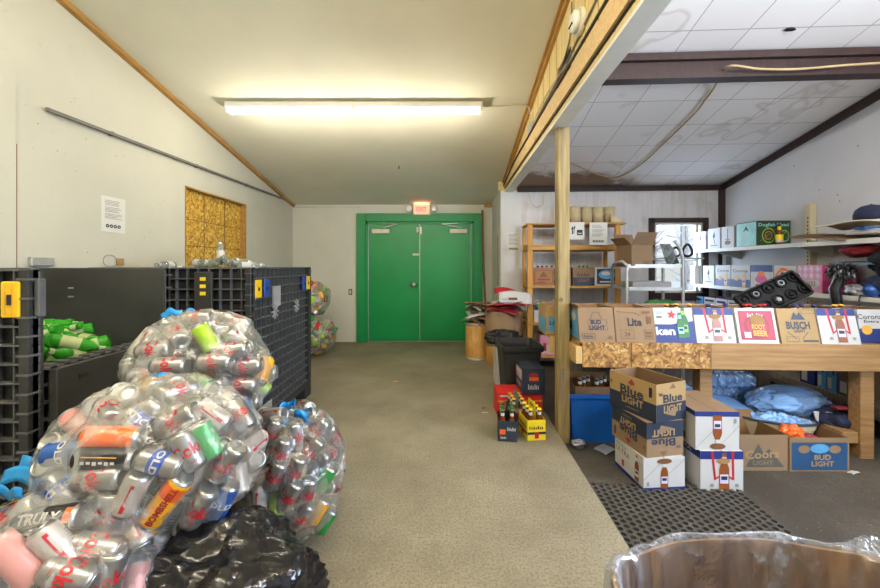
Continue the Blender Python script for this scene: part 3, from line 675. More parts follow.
cable([bm(900, 62), bm(880, 63), bm(848, 65), bm(798, 69), bm(760, 69), bm(727, 67), on_ceil(714, 88, .03), on_ceil(705, 100), on_ceil(694, 114), on_ceil(662, 145), on_ceil(640, 165), on_ceil(618, 177), on_ceil(600, 175, .03), on_ceil(571, 163, .05)], .009, 'rope', 'long cream cable looping over the dark beam and down the tiled ceiling')
cable([R(.95, 5.5, 2.34), R(.98, 5.46, 2.2), R(1.05, 5.46, 2.13), R(1.14, 5.46, 2.16), R(1.15, 5.48, 2.28)], .006, 'cable_white', 'short pale cable loop hanging at the end of the header beam')
# conduit on the left wall
mb = MB(); mb.beam((XL+.03, 2.416, 2.288), (XL+.03, 6.40, 2.36), .018, .022, 'ink_grey')
for y in (2.9, 3.9, 4.9, 5.9): mb.box(XL, XL+.036, y-.01, y+.01, 2.275+.018*(y-2.4), 2.305+.018*(y-2.4), 'ink_grey')
tag(mb.build('wall_rail'), 'long thin grey metal rail fixed across the left wall', 'rail')
mb = MB(); mb.box(-1.6+.0, -1.54, YB-.012, YB, .80, .90, 'ink_brown', bev=.003); mb.box(-1.585, -1.555, YB-.014, YB-.012, .82, .88, 'cream_plastic'); tag(mb.build('wall_socket'), 'small brown socket plate low on the wall beside the green door frame', 'socket')
mb = MB(); mb.tube([(.655, YB-.1, 2.22), (.66, YB-.2, 1.5), (.70, YB-.4, .05)], .018, 'pole_wood', 10); tag(mb.build('wooden_pole'), 'thin brown wooden pole leaning against the wall beside the green doors', 'pole')
mb = MB(); mb.box(XL, XL+.03, 2.33, 2.47, 1.29, 1.345, 'galv', bev=.004); tag(mb.build('wall_plate'), 'flat grey metal plate on the left wall just above the black bin', 'wall plate')
mb = MB(); mb.tube([(XL+.01, 2.9+.06*math.cos(a_), 1.33+.045*math.sin(a_)) for a_ in [k*PI/8 for k in range(15)]], .002, 'steel', 6); mb.box(XL+.003, XL+.008, 2.96, 3.03, 1.295, 1.35, 'kraft_yellow'); tag(mb.build('wire_loop'), 'thin wire loop with a yellow tag on the left wall', 'wire')
mb = MB(); mb.tube([(-.58, 5.0, CZ(5.0)), (-.58, 5.0, CZ(5.0)-.04)], .006, 'ink_black', 6); tag(mb.build('ceiling_hook'), 'tiny dark hook in the cream ceiling before the exit sign', 'hook')
mb = MB(); p_ = on_ceil(790, 30, .01); mb.lathe([(.02,0), (.014,.012)], 'ink_black', 7, Matrix.Translation(p_) @ Matrix.Scale(2.2, 4, (1,0,0))); tag(mb.build('ceiling_bracket'), 'small dark metal bracket hanging from the stained ceiling tiles', 'bracket')
# printed notices
def notice(label, origin, ux, n, w=.216, h=.28, kind=0):
    ux = Vector(ux).normalized(); n = Vector(n).normalized(); uy = Vector((0, 0, 1)); o0 = Vector(origin)
    t = thing('notice_sheet', label, 'notice', o0)
    f = lambda x, y, o: ux*x+uy*y+n*(o+.001)
    mb = MB(); vs = [f(x, y, o) for o in (0, .001) for x, y in ((-w/2,0), (w/2,0), (w/2,h), (-w/2,h))]
    mb.add(vs, [(4,5,6,7), (0,3,2,1), (0,1,5,4), (1,2,6,5), (2,3,7,6), (3,0,4,7)], 'paper'); mb.build('paper_sheet', t)
    art = []
    if kind == 0:
        y = .88
        for k in range(12):
            if k in (4, 8): y -= .03
            art.append(('rect', .14, y, .14+rr.uniform(.45, .72), y+.012, 'ink_grey')); y -= .04
        for k in range(4): art.append(('disc', .24+.16*k, .17, .07, .05, 'ink_black')); art.append(('disc', .24+.16*k, .17, .028, .018, 'paper'))
    else:
        art = [('line', .2, .75, .2, .3, .08, 'ink_black'), ('line', .12, .6, .4, .7, .08, 'ink_black'), ('line', .35, .8, .3, .35, .05, 'ink_black'), ('rect', .5, .25, .88, .55, 'ink_black'), ('rect', .56, .33, .82, .38, 'paper')]
    mb = MB(); put_art(mb, art, w, h, f, .0015, .0001); mb.build('print', t); return t
notice('white notice with four black symbols pinned on the left wall', (XL, 2.94, 1.55), (0, 1, 0), (1, 0, 0), .215, .27)
notice('white notice with black symbols on the pale wall end beside the shelving', (1.02, 5.5, 1.49), (1, 0, 0), (0, -1, 0), .2, .29)
# ================================================================== CANS AND BAGS
def band(mb, r, z0, z1, a0, a1, mat, n=14):
    mb.sheet(lambda s, t: (r*math.cos(a0+(a1-a0)*s), r*math.sin(a0+(a1-a0)*s), z0+(z1-z0)*t), n, 1, mat)
def wraptext(mb, s, r, zc_, h, width, mat, ac=-PI/2, along=False, bold=.02):
    vs, fs, asp = sliced(s, bold, 4 if along else 12, 1 if along else 0)
    if along: q = [(r*math.cos(ac-y*h/r), r*math.sin(ac-y*h/r), zc_+x*width) for x, y in vs]
    else: q = [(r*math.cos(ac+x*width/r), r*math.sin(ac+x*width/r), zc_+y*h) for x, y in vs]
    mb.add(q, fs, mat)
def make_can(label, side, hgt=.122, r=.033, art=None, upper=None):
    """origin in the middle of the can, axis along local Z; parts: lid with mouth, printed wrap"""
    mb = MB(); z0 = -hgt/2; z1 = hgt/2
    mb.lathe([(r*.5, z0+.008), (r*.72, z0+.002), (r*.76, z0), (r*.96, z0+.010), (r, z0+.016), (r, z1-.016), (r*.97, z1-.011), (r*.82, z1-.003)], side, 20,
             mats=['can_end', 'can_end', 'can_end', side, side, side, 'can_end'])
    o = mb.build('drink_can'); tag(o, label, 'can')
    mb = MB(); mb.lathe([(r*.82, z1-.004), (r*.84, z1), (r*.78, z1), (r*.74, z1-.004), (.0002, z1-.004)], 'can_end', 20)
    vs = [(math.cos(k*PI/6)*r*.24, r*.36+math.sin(k*PI/6)*r*.28, z1-.0034) for k in range(12)]; mb.add(vs, [tuple(range(12))], 'ink_black')
    mb.add([(x, y, z1-.0028) for x, y in ((-.006,-.012), (.006,-.012), (.007,.004), (-.007,.004))], [(0,1,2,3)], 'steel'); mb.build('can_lid', o)
    if art:
        mb = MB(); art(mb, r+.0006); mb.build('printed_wrap', o)
    return o
def art_cola(mb, r):
    for a in (-PI/2, PI/2):
        wraptext(mb, 'Coke', r+.0008, .004, .042, .090, 'ink_red', a, bold=.025)
        band(mb, r, -.028, -.0265, a-.6, a+.6, 'ink_grey'); band(mb, r, -.034, -.032, a-.35, a+.35, 'ink_red')
def art_cola2(mb, r):
    for a in (-PI/2, PI/2):
        band(mb, r, -.040, .040, a-.24, a+.06, 'ink_red', 4); band(mb, r+.0005, -.020, .030, a-.1, a+.2, 'can_white', 4)
        for k in range(6): band(mb, r, .02-.008*k, .022-.008*k, a+.9, a+1.5, 'ink_grey', 5)
def art_rows(mc, word=None, wc='ink_white', h=.02, along=False, bandm=None):
    def f(mb, r):
        if bandm: band(mb, r, -.02, .018, -PI, PI, bandm, 30)
        if word:
            for a in (-PI/2, PI/2):
                if along: wraptext(mb, word, r+.001, 0, h, .105, wc, a, True, .03)
                else: wraptext(mb, word, r+.001, 0, h, .075, wc, a, False, .03)
        for a in (0, PI):
            for k in range(5): band(mb, r+.0003, .03-.011*k, .034-.011*k, a-.35, a+.35, mc, 5)
    return f
def art_bomb(mb, r):
    band(mb, r, .018, .058, -PI, PI, 'can_orange', 30)
    for a in (-PI/2, PI/2): wraptext(mb, 'BOMBSHELL', r+.001, .0, .020, .120, 'ink_darkred', a, True, .04)
def art_truly(mb, r):
    for a in (-PI/2, PI/2):
        wraptext(mb, 'TRULY', r+.001, -.005, .026, .098, 'ink_white', a, True, .04); band(mb, r, .052, .068, a-.6, a+.5, 'can_orange')
def art_citra(mb, r):
    for a in (-PI/2, PI/2):
        band(mb, r+.0004, -.045, .045, a-.05, a+.02, 'ink_gold', 3)
        for q in range(6): band(mb, r+.0004, -.042+.015*q, -.032+.015*q, a+.3, a+(.55, .5, .6, .48, .58, .52)[q], 'ink_white', 3)
CAN = {}
def reg(k, *a, **kw): CAN[k] = (a, kw)
reg('cola', 'can_silver', art=art_cola); reg('cola2', 'can_white', art=art_cola2)
reg('orange', 'can_orange', hgt=.157, art=art_rows('ink_darkred')); reg('bomb', 'can_yellow', hgt=.157, art=art_bomb)
reg('black', 'can_black', hgt=.157, art=art_citra); reg('truly', 'can_black', hgt=.157, art=art_truly)
reg('green', 'can_green', art=art_rows('ink_white', None)); reg('blue', 'can_blue', hgt=.122, art=art_rows('ink_white', 'OLD', 'ink_white', .018))
reg('ice', 'can_silver', hgt=.122, art=art_rows('ink_blue', 'OLD', 'ink_white', .02, bandm='ink_blue')); reg('pink', 'can_pink', hgt=.157, art=art_rows('ink_red', None, 'ink_red', .022))
reg('lime', 'can_lime', art=art_rows('ink_darkgreen')); reg('gold', 'can_gold', art=art_rows('ink_darkred', None)); reg('amber', 'can_yellow', art=art_rows('ink_red', None))
WORDS = {'cola': 'silver cola can lettered in red', 'cola2': 'white and red diet cola can', 'orange': 'tall orange can', 'bomb': 'tall yellow and orange can',
         'black': 'tall black can with a gold stripe', 'truly': 'black can with big white lettering', 'green': 'green can with pale bars', 'blue': 'blue can with white lettering',
         'ice': 'silver can banded in blue', 'pink': 'tall pale pink can', 'lime': 'lime green can', 'gold': 'copper gold can', 'amber': 'yellow amber can'}
PROTO = {}
def pack(c, rad, halfs, rs, seed, its=170, up=None):
    """settle capsules (three spheres each) inside an ellipsoid"""
    rg = np.random.default_rng(seed); n = len(halfs); c = np.array(c); rad = np.array(rad)
    p = rg.normal(size=(n, 3)); p /= np.linalg.norm(p, axis=1)[:, None]; p *= rg.random((n, 1))**(1/3)*.9; p = p*rad
    ax = rg.normal(size=(n, 3)); ax /= np.linalg.norm(ax, axis=1)[:, None]
    halfs = np.array(halfs); off = np.array([-1., 0, 1.])
    iu = np.triu_indices(n, 1)
    for it in range(its):
        s = p[:, None, :]+ax[:, None, :]*(halfs[:, None]*off[None])[:, :, None]      # n,3,3
        F_ = np.zeros_like(s)
        d = s[:, None, :, None, :]-s[None, :, None, :, :]; D = np.linalg.norm(d, axis=-1)+1e-9
        R_ = (rs*2.06); ov = np.clip(R_-D, 0, None); ov[np.arange(n), np.arange(n)] = 0
        F_ = (d/D[..., None]*ov[..., None]).sum(axis=(1, 3))*.22
        q = s/(rad-rs-.004); L = np.linalg.norm(q, axis=-1); k = np.clip(L-1, 0, None)/np.maximum(L, 1e-9)
        F_ -= s*k[..., None]*.9
        p = p+F_.mean(axis=1)
        tq = (F_*off[None, :, None]).sum(axis=1)/2; ax = ax+tq/np.maximum(halfs[:, None], .01)*.5
        ax /= np.linalg.norm(ax, axis=1)[:, None]
    return p, ax
def aim(ax, roll):
    z = Vector(ax).normalized(); q = z.to_track_quat('Z', 'Y'); return (q @ Matrix.Rotation(roll, 3, 'Z').to_quaternion())
def on_bag(px, py, c, rad, inset=.036):
    d = Vector(((px-CX)/F, 1, -(py-CY)/F)); o = Vector((0, 0, H))-Vector(c); q = [r-inset for r in rad]
    a = sum((d[i]/q[i])**2 for i in range(3)); b = 2*sum(o[i]*d[i]/q[i]**2 for i in range(3)); e = sum((o[i]/q[i])**2 for i in range(3))-1
    D = b*b-4*a*e; t = (-b-math.sqrt(max(D, 0)))/(2*a); return Vector((0, 0, H))+d*t
def can_bag(center, rad, mix, n, seed, where, keep=.5, special=()):
    """cans of a mix of kinds inside a clear bag; returns the spheres that the film is drawn around"""
    rg = random.Random(seed); kinds = []
    for k, q in mix: kinds += [k]*max(1, round(n*q))
    rg.shuffle(kinds); kinds = kinds[:n]
    hf = [(CAN[k][1].get('hgt', .122)-.05)/2 for k in kinds]
    p, ax = pack((0,0,0), rad, hf, .034, seed)
    # put chosen cans in chosen places on the near side: swap in the nearest can
    C_ = Vector(center); cam_ = Vector((0, 0, H)); sph = []; tocam = (cam_-C_).normalized()
    used = set()
    for kind, tx, ty, dx_, dz_ in special:
        tgt = on_bag(tx, ty, center, rad); dirn = (dx_, .12*dx_, dz_)
        best = min((i for i in range(len(kinds)) if i not in used), key=lambda i: ((Vector(p[i])+C_)-Vector(tgt)).length)
        used.add(best); kinds[best] = kind; ax[best] = np.array(Vector(dirn).normalized()); p[best] = np.array(Vector(tgt)-C_); hf[best] = (CAN[kind][1].get('hgt', .122)-.05)/2
    # drop what the chosen cans displaced
    drop = set()
    for b in used:
        for i in range(len(kinds)):
            if i in used: continue
            dmin = min((Vector(p[i])+Vector(ax[i])*hf[i]*a-Vector(p[b])-Vector(ax[b])*hf[b]*c).length for a in (-1, 0, 1) for c in (-1, 0, 1))
            if dmin < .052: drop.add(i)
    for i, k in enumerate(kinds):
        if i in drop: continue
        P = Vector(p[i]); A = Vector(ax[i])
        for a in (-1, 0, 1): sph.append(P+A*hf[i]*a)
        nrm = math.sqrt(sum((P[j]/rad[j])**2 for j in range(3)))
        if i not in used and (nrm < keep or P.normalized().dot(tocam) < -.15): continue
        if k not in PROTO:
            PROTO[k] = make_can('', *CAN[k][0], **CAN[k][1]); o = PROTO[k]
        else: o = dup(PROTO[k])
        q = aim(A, rg.uniform(0, 6.28)); zl = q @ Vector((0, 0, 1)); yl = q @ Vector((0, -1, 0)); tc = (tocam-zl*tocam.dot(zl)).normalized()
        an = math.atan2(yl.cross(tc).dot(zl), yl.dot(tc)); q = q @ Matrix.Rotation(an+(0 if i in used else rg.uniform(-.8, .8)), 3, 'Z').to_quaternion()
        o.rotation_mode = 'QUATERNION'; o.rotation_quaternion = q; o.location = C_+P
        tag(o, WORDS[k]+' '+where, 'can', 'cans '+where)
    return sph
def film_bag(name, label, center, rad, sph, tie, seed, mat='clear_film', margin=.040, wr=.012, tail=.10, tiecol='blue_tie', cat='bag', sharp=1.0):
    """film drawn around the contents; tie = unit direction in which the bag is gathered"""
    t = thing(name, label, cat, center); tie = Vector(tie).normalized(); nu, nv = 96, 60
    S = np.array([tuple(q) for q in sph]); q0 = tie.to_track_quat('Z', 'Y'); rs = []
    dirs = []
    for j in range(nv+1):
        th = PI*j/nv
        for i in range(nu):
            ph = 2*PI*i/nu; dirs.append(tuple(q0 @ Vector((math.sin(th)*math.cos(ph), math.sin(th)*math.sin(ph), math.cos(th)))))
    D = np.array(dirs); dc = D @ S.T; cc = (S**2).sum(1)[None]; disc = margin**2-cc+dc**2
    r = np.where(disc > 0, dc+np.sqrt(np.maximum(disc, 0)), 0).max(1)
    base = 1/np.sqrt(((D/np.array(rad))**2).sum(1)); r = np.maximum(r, base*.86); Rg = r.reshape(nv+1, nu)
    def smooth(a):
        a = (a+np.roll(a, 1, 1)+np.roll(a, -1, 1))/3; b_ = a.copy(); b_[1:-1] = (a[:-2]+a[1:-1]+a[2:])/3
        b_[0] = b_[0].mean(); b_[-1] = b_[-1].mean(); return b_
    Sm = Rg.copy()
    for _ in range(5): Sm = np.maximum(smooth(Sm), Rg*.985)
    Sm = smooth(smooth(Sm)); vs = []
    for j in range(nv+1):
        th = PI*j/nv
        for i in range(nu):
            d = Vector(D[j*nu+i]); rr_ = Sm[j, i]
            # folds run down from the gathered end
            fold = math.sin(i*2*PI/nu*11+3*mnoise.noise(d*2+Vector((seed, 0, 0))))*math.exp(-th*1.15)
            w_ = mnoise.noise(d*7+Vector((seed*3.1, 0, 0)))*.9+mnoise.noise(d*16+Vector((0, seed, 0)))*.45
            k = rr_+wr*(fold*1.1*min(1, th*3)+w_*min(1, th*3)*.8)
            if th < .42: k = rr_*(1-.12*(1-th/.42))+0
            vs.append(d*k)
    top = vs[0]
    mb = MB(); fs = [(j*nu+i, j*nu+(i+1) % nu, (j+1)*nu+(i+1) % nu, (j+1)*nu+i) for j in range(nv) for i in range(nu)]
    mb.add(vs, fs, mat, True); mb.build('bag_film', t)
    # gathered neck with a loose frill
    mb = MB(); x = tie.orthogonal().normalized(); y = tie.cross(x); n = 30
    def nk(s_, u_):
        a = 2*PI*s_; z = u_*tail; rad_ = .045*(1-u_)**2+.012+.05*max(0, u_-.35)**1.1*(1+.5*math.sin(5*a+seed))+.006*math.sin(9*a)
        return top+tie*(z-.012)+x*rad_*math.cos(a)+y*rad_*math.sin(a)+Vector((0, 0, -.5*max(0, u_-.3)**2*tail*1.5))
    mb.sheet(nk, n, 10, mat); mb.build('gathered_neck', t)
    if tiecol:
        mb = MB()
        for k in range(3):
            a0 = seed+k*2.1
            def rb(s_, u_):
                a = a0+s_*2.2; rad_ = .022+.055*math.sin(s_*PI)+.012*math.sin(9*s_)
                return top+tie*(.018+.018*k)+x*rad_*math.cos(a)+y*rad_*math.sin(a)+tie*((u_-.5)*.035)+Vector((0, 0, -.03*s_+.01*math.sin(s_*14)))
            mb.sheet(rb, 22, 2, tiecol)
        mb.build('drawstring', t, solid=.002)
    return t
colamix = [('cola', .66), ('cola2', .16), ('green', .05), ('amber', .04), ('gold', .03), ('lime', .03), ('ice', .03)]
# big bag in the middle of the pile
c2 = (-.955, 1.28, .655); r2 = (.35, .27, .265)
spec = [('orange', 113, 438, 1, -.04), ('black', 106, 458, 1, -.08), ('cola', 100, 478, 1, .02), ('bomb', 167, 499, .60, .8), ('cola2', 132, 492, .42, .9), ('cola', 188, 450, -.45, .9), ('green', 206, 440, -.42, .9),
        ('ice', 160, 463, .95, -.32), ('cola', 199, 506, .5, .86), ('cola', 110, 512, .15, 1), ('blue', 68, 452, 1, .1), ('blue', 222, 500, .45, .9), ('cola', 226, 462, .6, .8), ('cola', 178, 420, .7, .4), ('cola2', 212, 415, -.6, .5), ('amber', 140, 530, .8, .5)]
s2 = can_bag(c2, r2, [('cola', .6), ('cola2', .16), ('pink', .06), ('blue', .06), ('ice', .05), ('gold', .03), ('green', .03)], 165, 5, 'in the big clear bag over the black sack', .5, spec)
film_bag('recycling_bag', 'big bulging clear plastic bag of mixed cans on top of the black sack', c2, r2, s2, (-.35, .3, .85), 3)
# low bag in front of it
c4 = (-1.08, 1.04, .42); r4 = (.31, .25, .25)
spec = [('truly', 50, 519, 1, .05), ('cola2', 56, 546, -.6, .75), ('pink', 16, 560, -.62, .7), ('cola', 96, 548, .9, -.2), ('cola', 110, 572, .2, 1), ('cola', 20, 515, .8, .5), ('cola', 70, 575, .5, -.2)]
s4 = can_bag(c4, r4, [('cola', .5), ('cola2', .25), ('pink', .12), ('black', .05), ('ice', .04), ('amber', .04)], 95, 11, 'in the low clear bag beside the black bin', .5, spec)
film_bag('recycling_bag', 'low clear bag of cans with blue drawstring nearest the black bin', c4, r4, s4, (-.5, .45, .9), 8, tail=.08)
# upper bag leaning on the bins
c1 = (-1.02, 1.62, .855); r1 = (.315, .24, .255)
spec = [('cola', 207, 386, 1, 0), ('cola', 241, 385, 1, -.05), ('cola', 245, 402, 1, .05), ('lime', 206, 338, -.5, .85), ('cola', 246, 366, 1, .1), ('cola', 170, 366, 1, 0), ('blue', 214, 404, .6, .5), ('cola', 232, 350, 1, .1), ('cola', 180, 390, 1, .05), ('cola', 150, 385, .9, -.1), ('cola', 215, 362, 1, 0), ('cola', 155, 350, .9, .1)]
s1 = can_bag(c1, r1, colamix, 100, 21, 'in the high clear bag against the bins', .45, spec)
film_bag('recycling_bag', 'high clear bag of silver cola cans leaning on the black bins', c1, r1, s1, (-.55, .3, .75), 5, tail=.07)
# bag on the floor by the aisle
c3 = (-.73, 1.79, .335); r3 = (.27, .26, .325)
spec = [('cola', 272, 432, .3, .95), ('cola', 281, 452, .35, .93), ('cola', 296, 436, -.1, 1), ('cola', 295, 470, .4, .9), ('cola', 312, 450, .7, .7), ('green', 325, 478, .5, .85), ('cola', 307, 492, .25, .95), ('amber', 318, 510, .5, .8), ('cola', 290, 495, .5, .8), ('green', 326, 520, .5, .8), ('cola', 318, 430, .6, .6), ('cola', 302, 515, .6, .8), ('cola', 275, 475, .3, .6)]
s3 = can_bag(c3, r3, colamix, 125, 31, 'in the clear bag on the floor by the aisle', .5, spec)
film_bag('recycling_bag', 'clear bag of silver cola cans standing on the floor by the aisle', c3, r3, s3, (.1, -.1, 1), 9, tail=.05)
# full bag hidden under the others that carries them
def lump_bag(name, label, c, rad, seed, mat, amp=.16, cat='bag', tie=(0,0,1), fold=True, part='bag_film'):
    t = thing(name, label, cat, c); mb = MB(); nu, nv = 90, 60; tie = Vector(tie).normalized(); q0 = tie.to_track_quat('Z', 'Y')
    def fn(s_, u_):
        th = PI*u_; ph = 2*PI*s_; d = q0 @ Vector((math.sin(th)*math.cos(ph), math.sin(th)*math.sin(ph), math.cos(th)))
        k = 1+amp*mnoise.noise(d*1.8+Vector((seed, 0, 0)))+amp*.5*(1-abs(mnoise.noise(d*5+Vector((0, seed, 0))))*2)*.6+amp*.25*mnoise.noise(d*13)
        if fold: k += amp*.3*math.sin(ph*9+4*mnoise.noise(d*2))*math.exp(-th)*min(1, th*3)
        return Vector((d.x*rad[0], d.y*rad[1], d.z*rad[2]))*k
    mb.sheet(fn, nu, nv, mat); mb.build(part, t); return t
lump_bag('rubbish_sack', 'shiny crumpled black plastic sack lying under the big bag of cans', (-.68, 1.16, .27), (.27, .22, .215), 4, 'bin_bag_black', .2, tie=(-.6, -.2, .5))
lump_bag('rubbish_sack', 'small dark plastic sack squeezed behind the low bag of cans', (-1.27, 1.40, .3), (.24, .2, .27), 9, 'bin_bag_black', .2)
lump_bag('rubbish_sack', 'dark plastic sack under the high clear bag, against the bins', (-1.12, 1.80, .28), (.28, .26, .28), 12, 'bin_bag_black', .15)
# blue drawstrings of the low bag lying on top of it
mb = MB()
for k in range(3):
    mb.sheet(lambda s_, u_: Vector((-1.30+.28*s_, 1.12-.06*s_+.04*k+.01*math.sin(7*s_+k), .665+.012*k+.03*s_*(1-.6*s_)+.010*math.sin(8*s_+2*k)))+Vector((0, .012, .03))*(u_-.5)*1.3, 20, 3, 'blue_tie')
mb.sheet(lambda s_, u_: Vector((-1.26+.14*s_, 1.03+.02*math.sin(5*s_), .645+.03*u_+.02*s_+.01*math.sin(9*s_))), 14, 3, 'blue_tie')
tag(mb.build('bag_ribbon', solid=.002), 'bright blue plastic drawstring ribbon lying across the low clear bag', 'ribbon')
# coloured bags of bottles in the far corner
gm = [('lime', .26), ('amber', .2), ('green', .16), ('cola2', .06), ('red', .22), ('pink', .1)]
reg('red', 'can_red', hgt=.15, art=None); WORDS['red'] = 'dark red plastic bottle'
for ci, (cc_, rd_, sd, lb, wh) in enumerate([((-1.86, 5.45, .30), (.38, .30, .29), 41, 'lower clear bag of green and yellow drink containers in the far corner', 'in the lower bag in the far corner'),
                          ((-1.96, 5.62, .80), (.34, .28, .28), 43, 'upper clear bag of coloured drink containers in the far corner', 'in the upper bag in the far corner')]):
    s_ = can_bag(cc_, rd_, gm, 80, sd, wh, .55); film_bag('recycling_bag', lb, cc_, rd_, s_, (.2, -.2, 1), sd, mat='yellow_film', tail=.06, tiecol='ink_red' if ci else None)

# ================================================================== FOLDING BULK BINS
def lattice(mb, L_, Z0, Z1, fn, cols, rows, skip=None, d=.034):
    """ribs standing off a face; fn(a, z, o) -> point"""
    t = .006
    def bx_(a0, a1, z0, z1, o0, o1, mat):
        vs = [fn(a, z, o) for a in (a0, a1) for o in (o0, o1) for z in (z0, z1)]
        mb.add(vs, [(0,1,3,2), (4,6,7,5), (0,4,5,1), (2,3,7,6), (0,2,6,4), (1,5,7,3)], mat)
    for i in range(cols+1):
        a = L_*i/cols; bx_(max(0, a-t/2), min(L_, a+t/2), Z0, Z1, .0, d*.8, 'rib_plastic')
    for j in range(rows+1):
        z = Z0+(Z1-Z0)*j/rows; w_ = t*(1.6 if j in (0, rows) else 1); bx_(0, L_, z-w_/2, z+w_/2, .0, d, 'rib_plastic')
def bulk_bin(name, label, x0, x1, y0, y1, top=1.275, gate=None, latchy=True):
    """gate: None or height at which the aisle wall is folded down"""
    t = thing(name, label, 'bulk bin', ((x0+x1)/2, (y0+y1)/2, 0)); hx, hy = (x1-x0)/2, (y1-y0)/2; e = .045; zb = .16
    mb = MB(); mb.box(-hx, hx, -hy, hy, .10, zb, 'black_plastic', bev=.006)
    for sx in (-1, 0, 1):
        for sy in (-1, 0, 1): mb.box(sx*(hx-.09)-.09, sx*(hx-.09)+.09, sy*(hy-.08)-.08, sy*(hy-.08)+.08, 0, .1, 'black_plastic', bev=.006)
    mb.build('pallet_base', t)
    def wallp(nm, L_, zt, fn, cols, rows, smooth_gate=False):
        mb = MB(); vs = [fn(a, z, o) for a in (0, L_) for o in (-.012, -.0012) for z in (zb, zt)]
        mb.add(vs, [(0,1,3,2), (4,6,7,5), (0,4,5,1), (2,3,7,6), (0,2,6,4), (1,5,7,3)], 'black_panel'); vs = [fn(a, z, o) for a in (0, L_) for o in (-.001, 0) for z in (zb, zt)]; mb.add(vs, [(0,1,3,2), (4,6,7,5), (0,4,5,1), (2,3,7,6), (0,2,6,4), (1,5,7,3)], 'cavity_shade'); lattice(mb, L_, zb, zt, fn, cols, rows); return mb.build(nm, t)  # near-black outer layer paints the shade in the cells between the ribs
    zt = top
    wallp('wall_panel', x1-x0, zt, lambda a, z, o: (-hx+a, -hy+e-o, z), round((x1-x0)/.075), 15)
    wallp('wall_panel', x1-x0, zt, lambda a, z, o: (hx-a, hy-e+o, z), round((x1-x0)/.075), 15)
    wallp('wall_panel', y1-y0-.1, zt, lambda a, z, o: (-hx+e-o, hy-.05-a, z), round((y1-y0)/.08), 15)
    zg = gate or zt
    wallp('wall_panel', y1-y0-.1, zg, lambda a, z, o: (hx-e+o, -hy+.05+a, z), round((y1-y0)/.08), 15 if not gate else 10)
    for sx in (-1, 1):
        for sy in (-1, 1):
            mb = MB(); x, y = sx*(hx-.02), sy*(hy-.02); mb.box(x-.02, x+.02, y-.02, y+.02, zb, zt, 'black_plastic', bev=.003)
            for k in range(15):
                z = zb+(zt-zb)*(k+.5)/15; mb.box(x-.024, x+.024, y-.024, y+.024, z-.004, z+.004, 'rib_plastic')
            mb.build('corner_post', t)
    if gate:
        mb = MB(); mb.box(hx+.004, hx+.04, -hy+.07, hy-.07, gate-.42, gate+.0, 'black_panel', bev=.004)
        for y in (-.2, 0, .2): mb.box(hx+.038, hx+.043, y-.02, y+.02, gate-.07, gate-.05, 'ink_black')
        mb.build('drop_gate', t)
        mb = MB()
        for k in range(12): y = -hy+.08+(2*hy-.16)*k/11; mb.box(hx-.03, hx+.02, y-.012, y+.012, gate-.006, gate+.018, 'rib_plastic')
        mb.box(hx-.04, hx+.02, -hy+.06, hy-.06, gate-.004, gate+.006, 'rib_plastic'); mb.build('gate_hinge', t)
    return t, hx, hy
bA, hx, hy = bulk_bin('bulk_bin', 'tall black latticed folding bin with yellow and blue latches standing beyond the others', -2.47, -1.33, 2.63, 3.83)
for y, c in ((-.49, 'yellow_plastic'), (-.36, 'blue_plastic'), (.42, 'blue_plastic'), (.52, 'yellow_plastic')):
    mb = MB(); mb.box(hx-.012, hx+.004, y-.045, y+.045, 1.06, 1.19, c, bev=.004); mb.box(hx+.003, hx+.006, y-.012, y+.012, 1.11, 1.135, 'ink_black'); mb.build('latch', bA)
mb = MB(); mb.box(hx-.012, hx+.002, -.25, -.12, .97, 1.13, 'silver_card'); mb.build('label_plate', bA)
mb = MB(); mb.box(hx+.0, hx+.003, -.5, -.28, .17, .26, 'galv'); mb.build('label_plate', bA)
for y in (-.22, .22):
    mb = MB(); 
    for k in range(4): a = k*PI/4; mb.beam((hx+.0, y-.06*math.cos(a), .93-.06*math.sin(a)), (hx+.0, y+.06*math.cos(a), .93+.06*math.sin(a)), .012, .012, 'silver_card')
    mb.build('star_boss', bA)
mb = MB(); mb.box(-.42, -.02, -hy-.006, -hy+.02, .86, 1.19, 'black_panel', bev=.004); mb.build('front_gate', bA)
mb = MB(); mb.box(.18, .30, -hy-.004, -hy+.02, .2, 1.25, 'black_panel', bev=.003)
for k, z in enumerate((1.20, 1.15, 1.10, .98, .93, .5)): mb.box(.22, .26, -hy-.006, -hy-.004, z-.012, z+.012, 'ink_yellow' if k < 3 else 'silver_card')
mb.build('slotted_strip', bA)
mb = MB(); mb.box(-.62, -.565, -hy-.006, -hy+.02, 1.02, 1.18, 'yellow_plastic', bev=.004); mb.build('latch', bA)
bB, hx, hy = bulk_bin('bulk_bin', 'open black bin with its aisle gate folded down, holding green bottles', -2.52, -1.605, 1.47, 2.24, gate=.875)
mb = MB(); mb.box(hx-.10, hx-.03, -hy-.008, -hy+.01, 1.09, 1.23, 'yellow_plastic', bev=.004)
for a_ in ((hx-.082, hx-.075), (hx-.055, hx-.048)): mb.box(a_[0], a_[1], -hy-.011, -hy-.008, 1.10, 1.22, 'ink_gold')
mb.box(hx-.07, hx-.052, -hy-.013, -hy-.008, 1.14, 1.18, 'ink_black', bev=.001); mb.build('latch', bB)
mb = MB(); mb.box(hx, hx+.02, -hy+.02, -hy+.05, 1.09, 1.24, 'rib_plastic', bev=.003); mb.build('gate_clip', bB)
mb = MB(); mb.box(-.09, -.06, hy-.06, hy-.0575, 1.16, 1.168, 'silver_card'); mb.box(-.09, -.06, hy-.06, hy-.0575, 1.11, 1.118, 'silver_card'); mb.build('slot', bB)
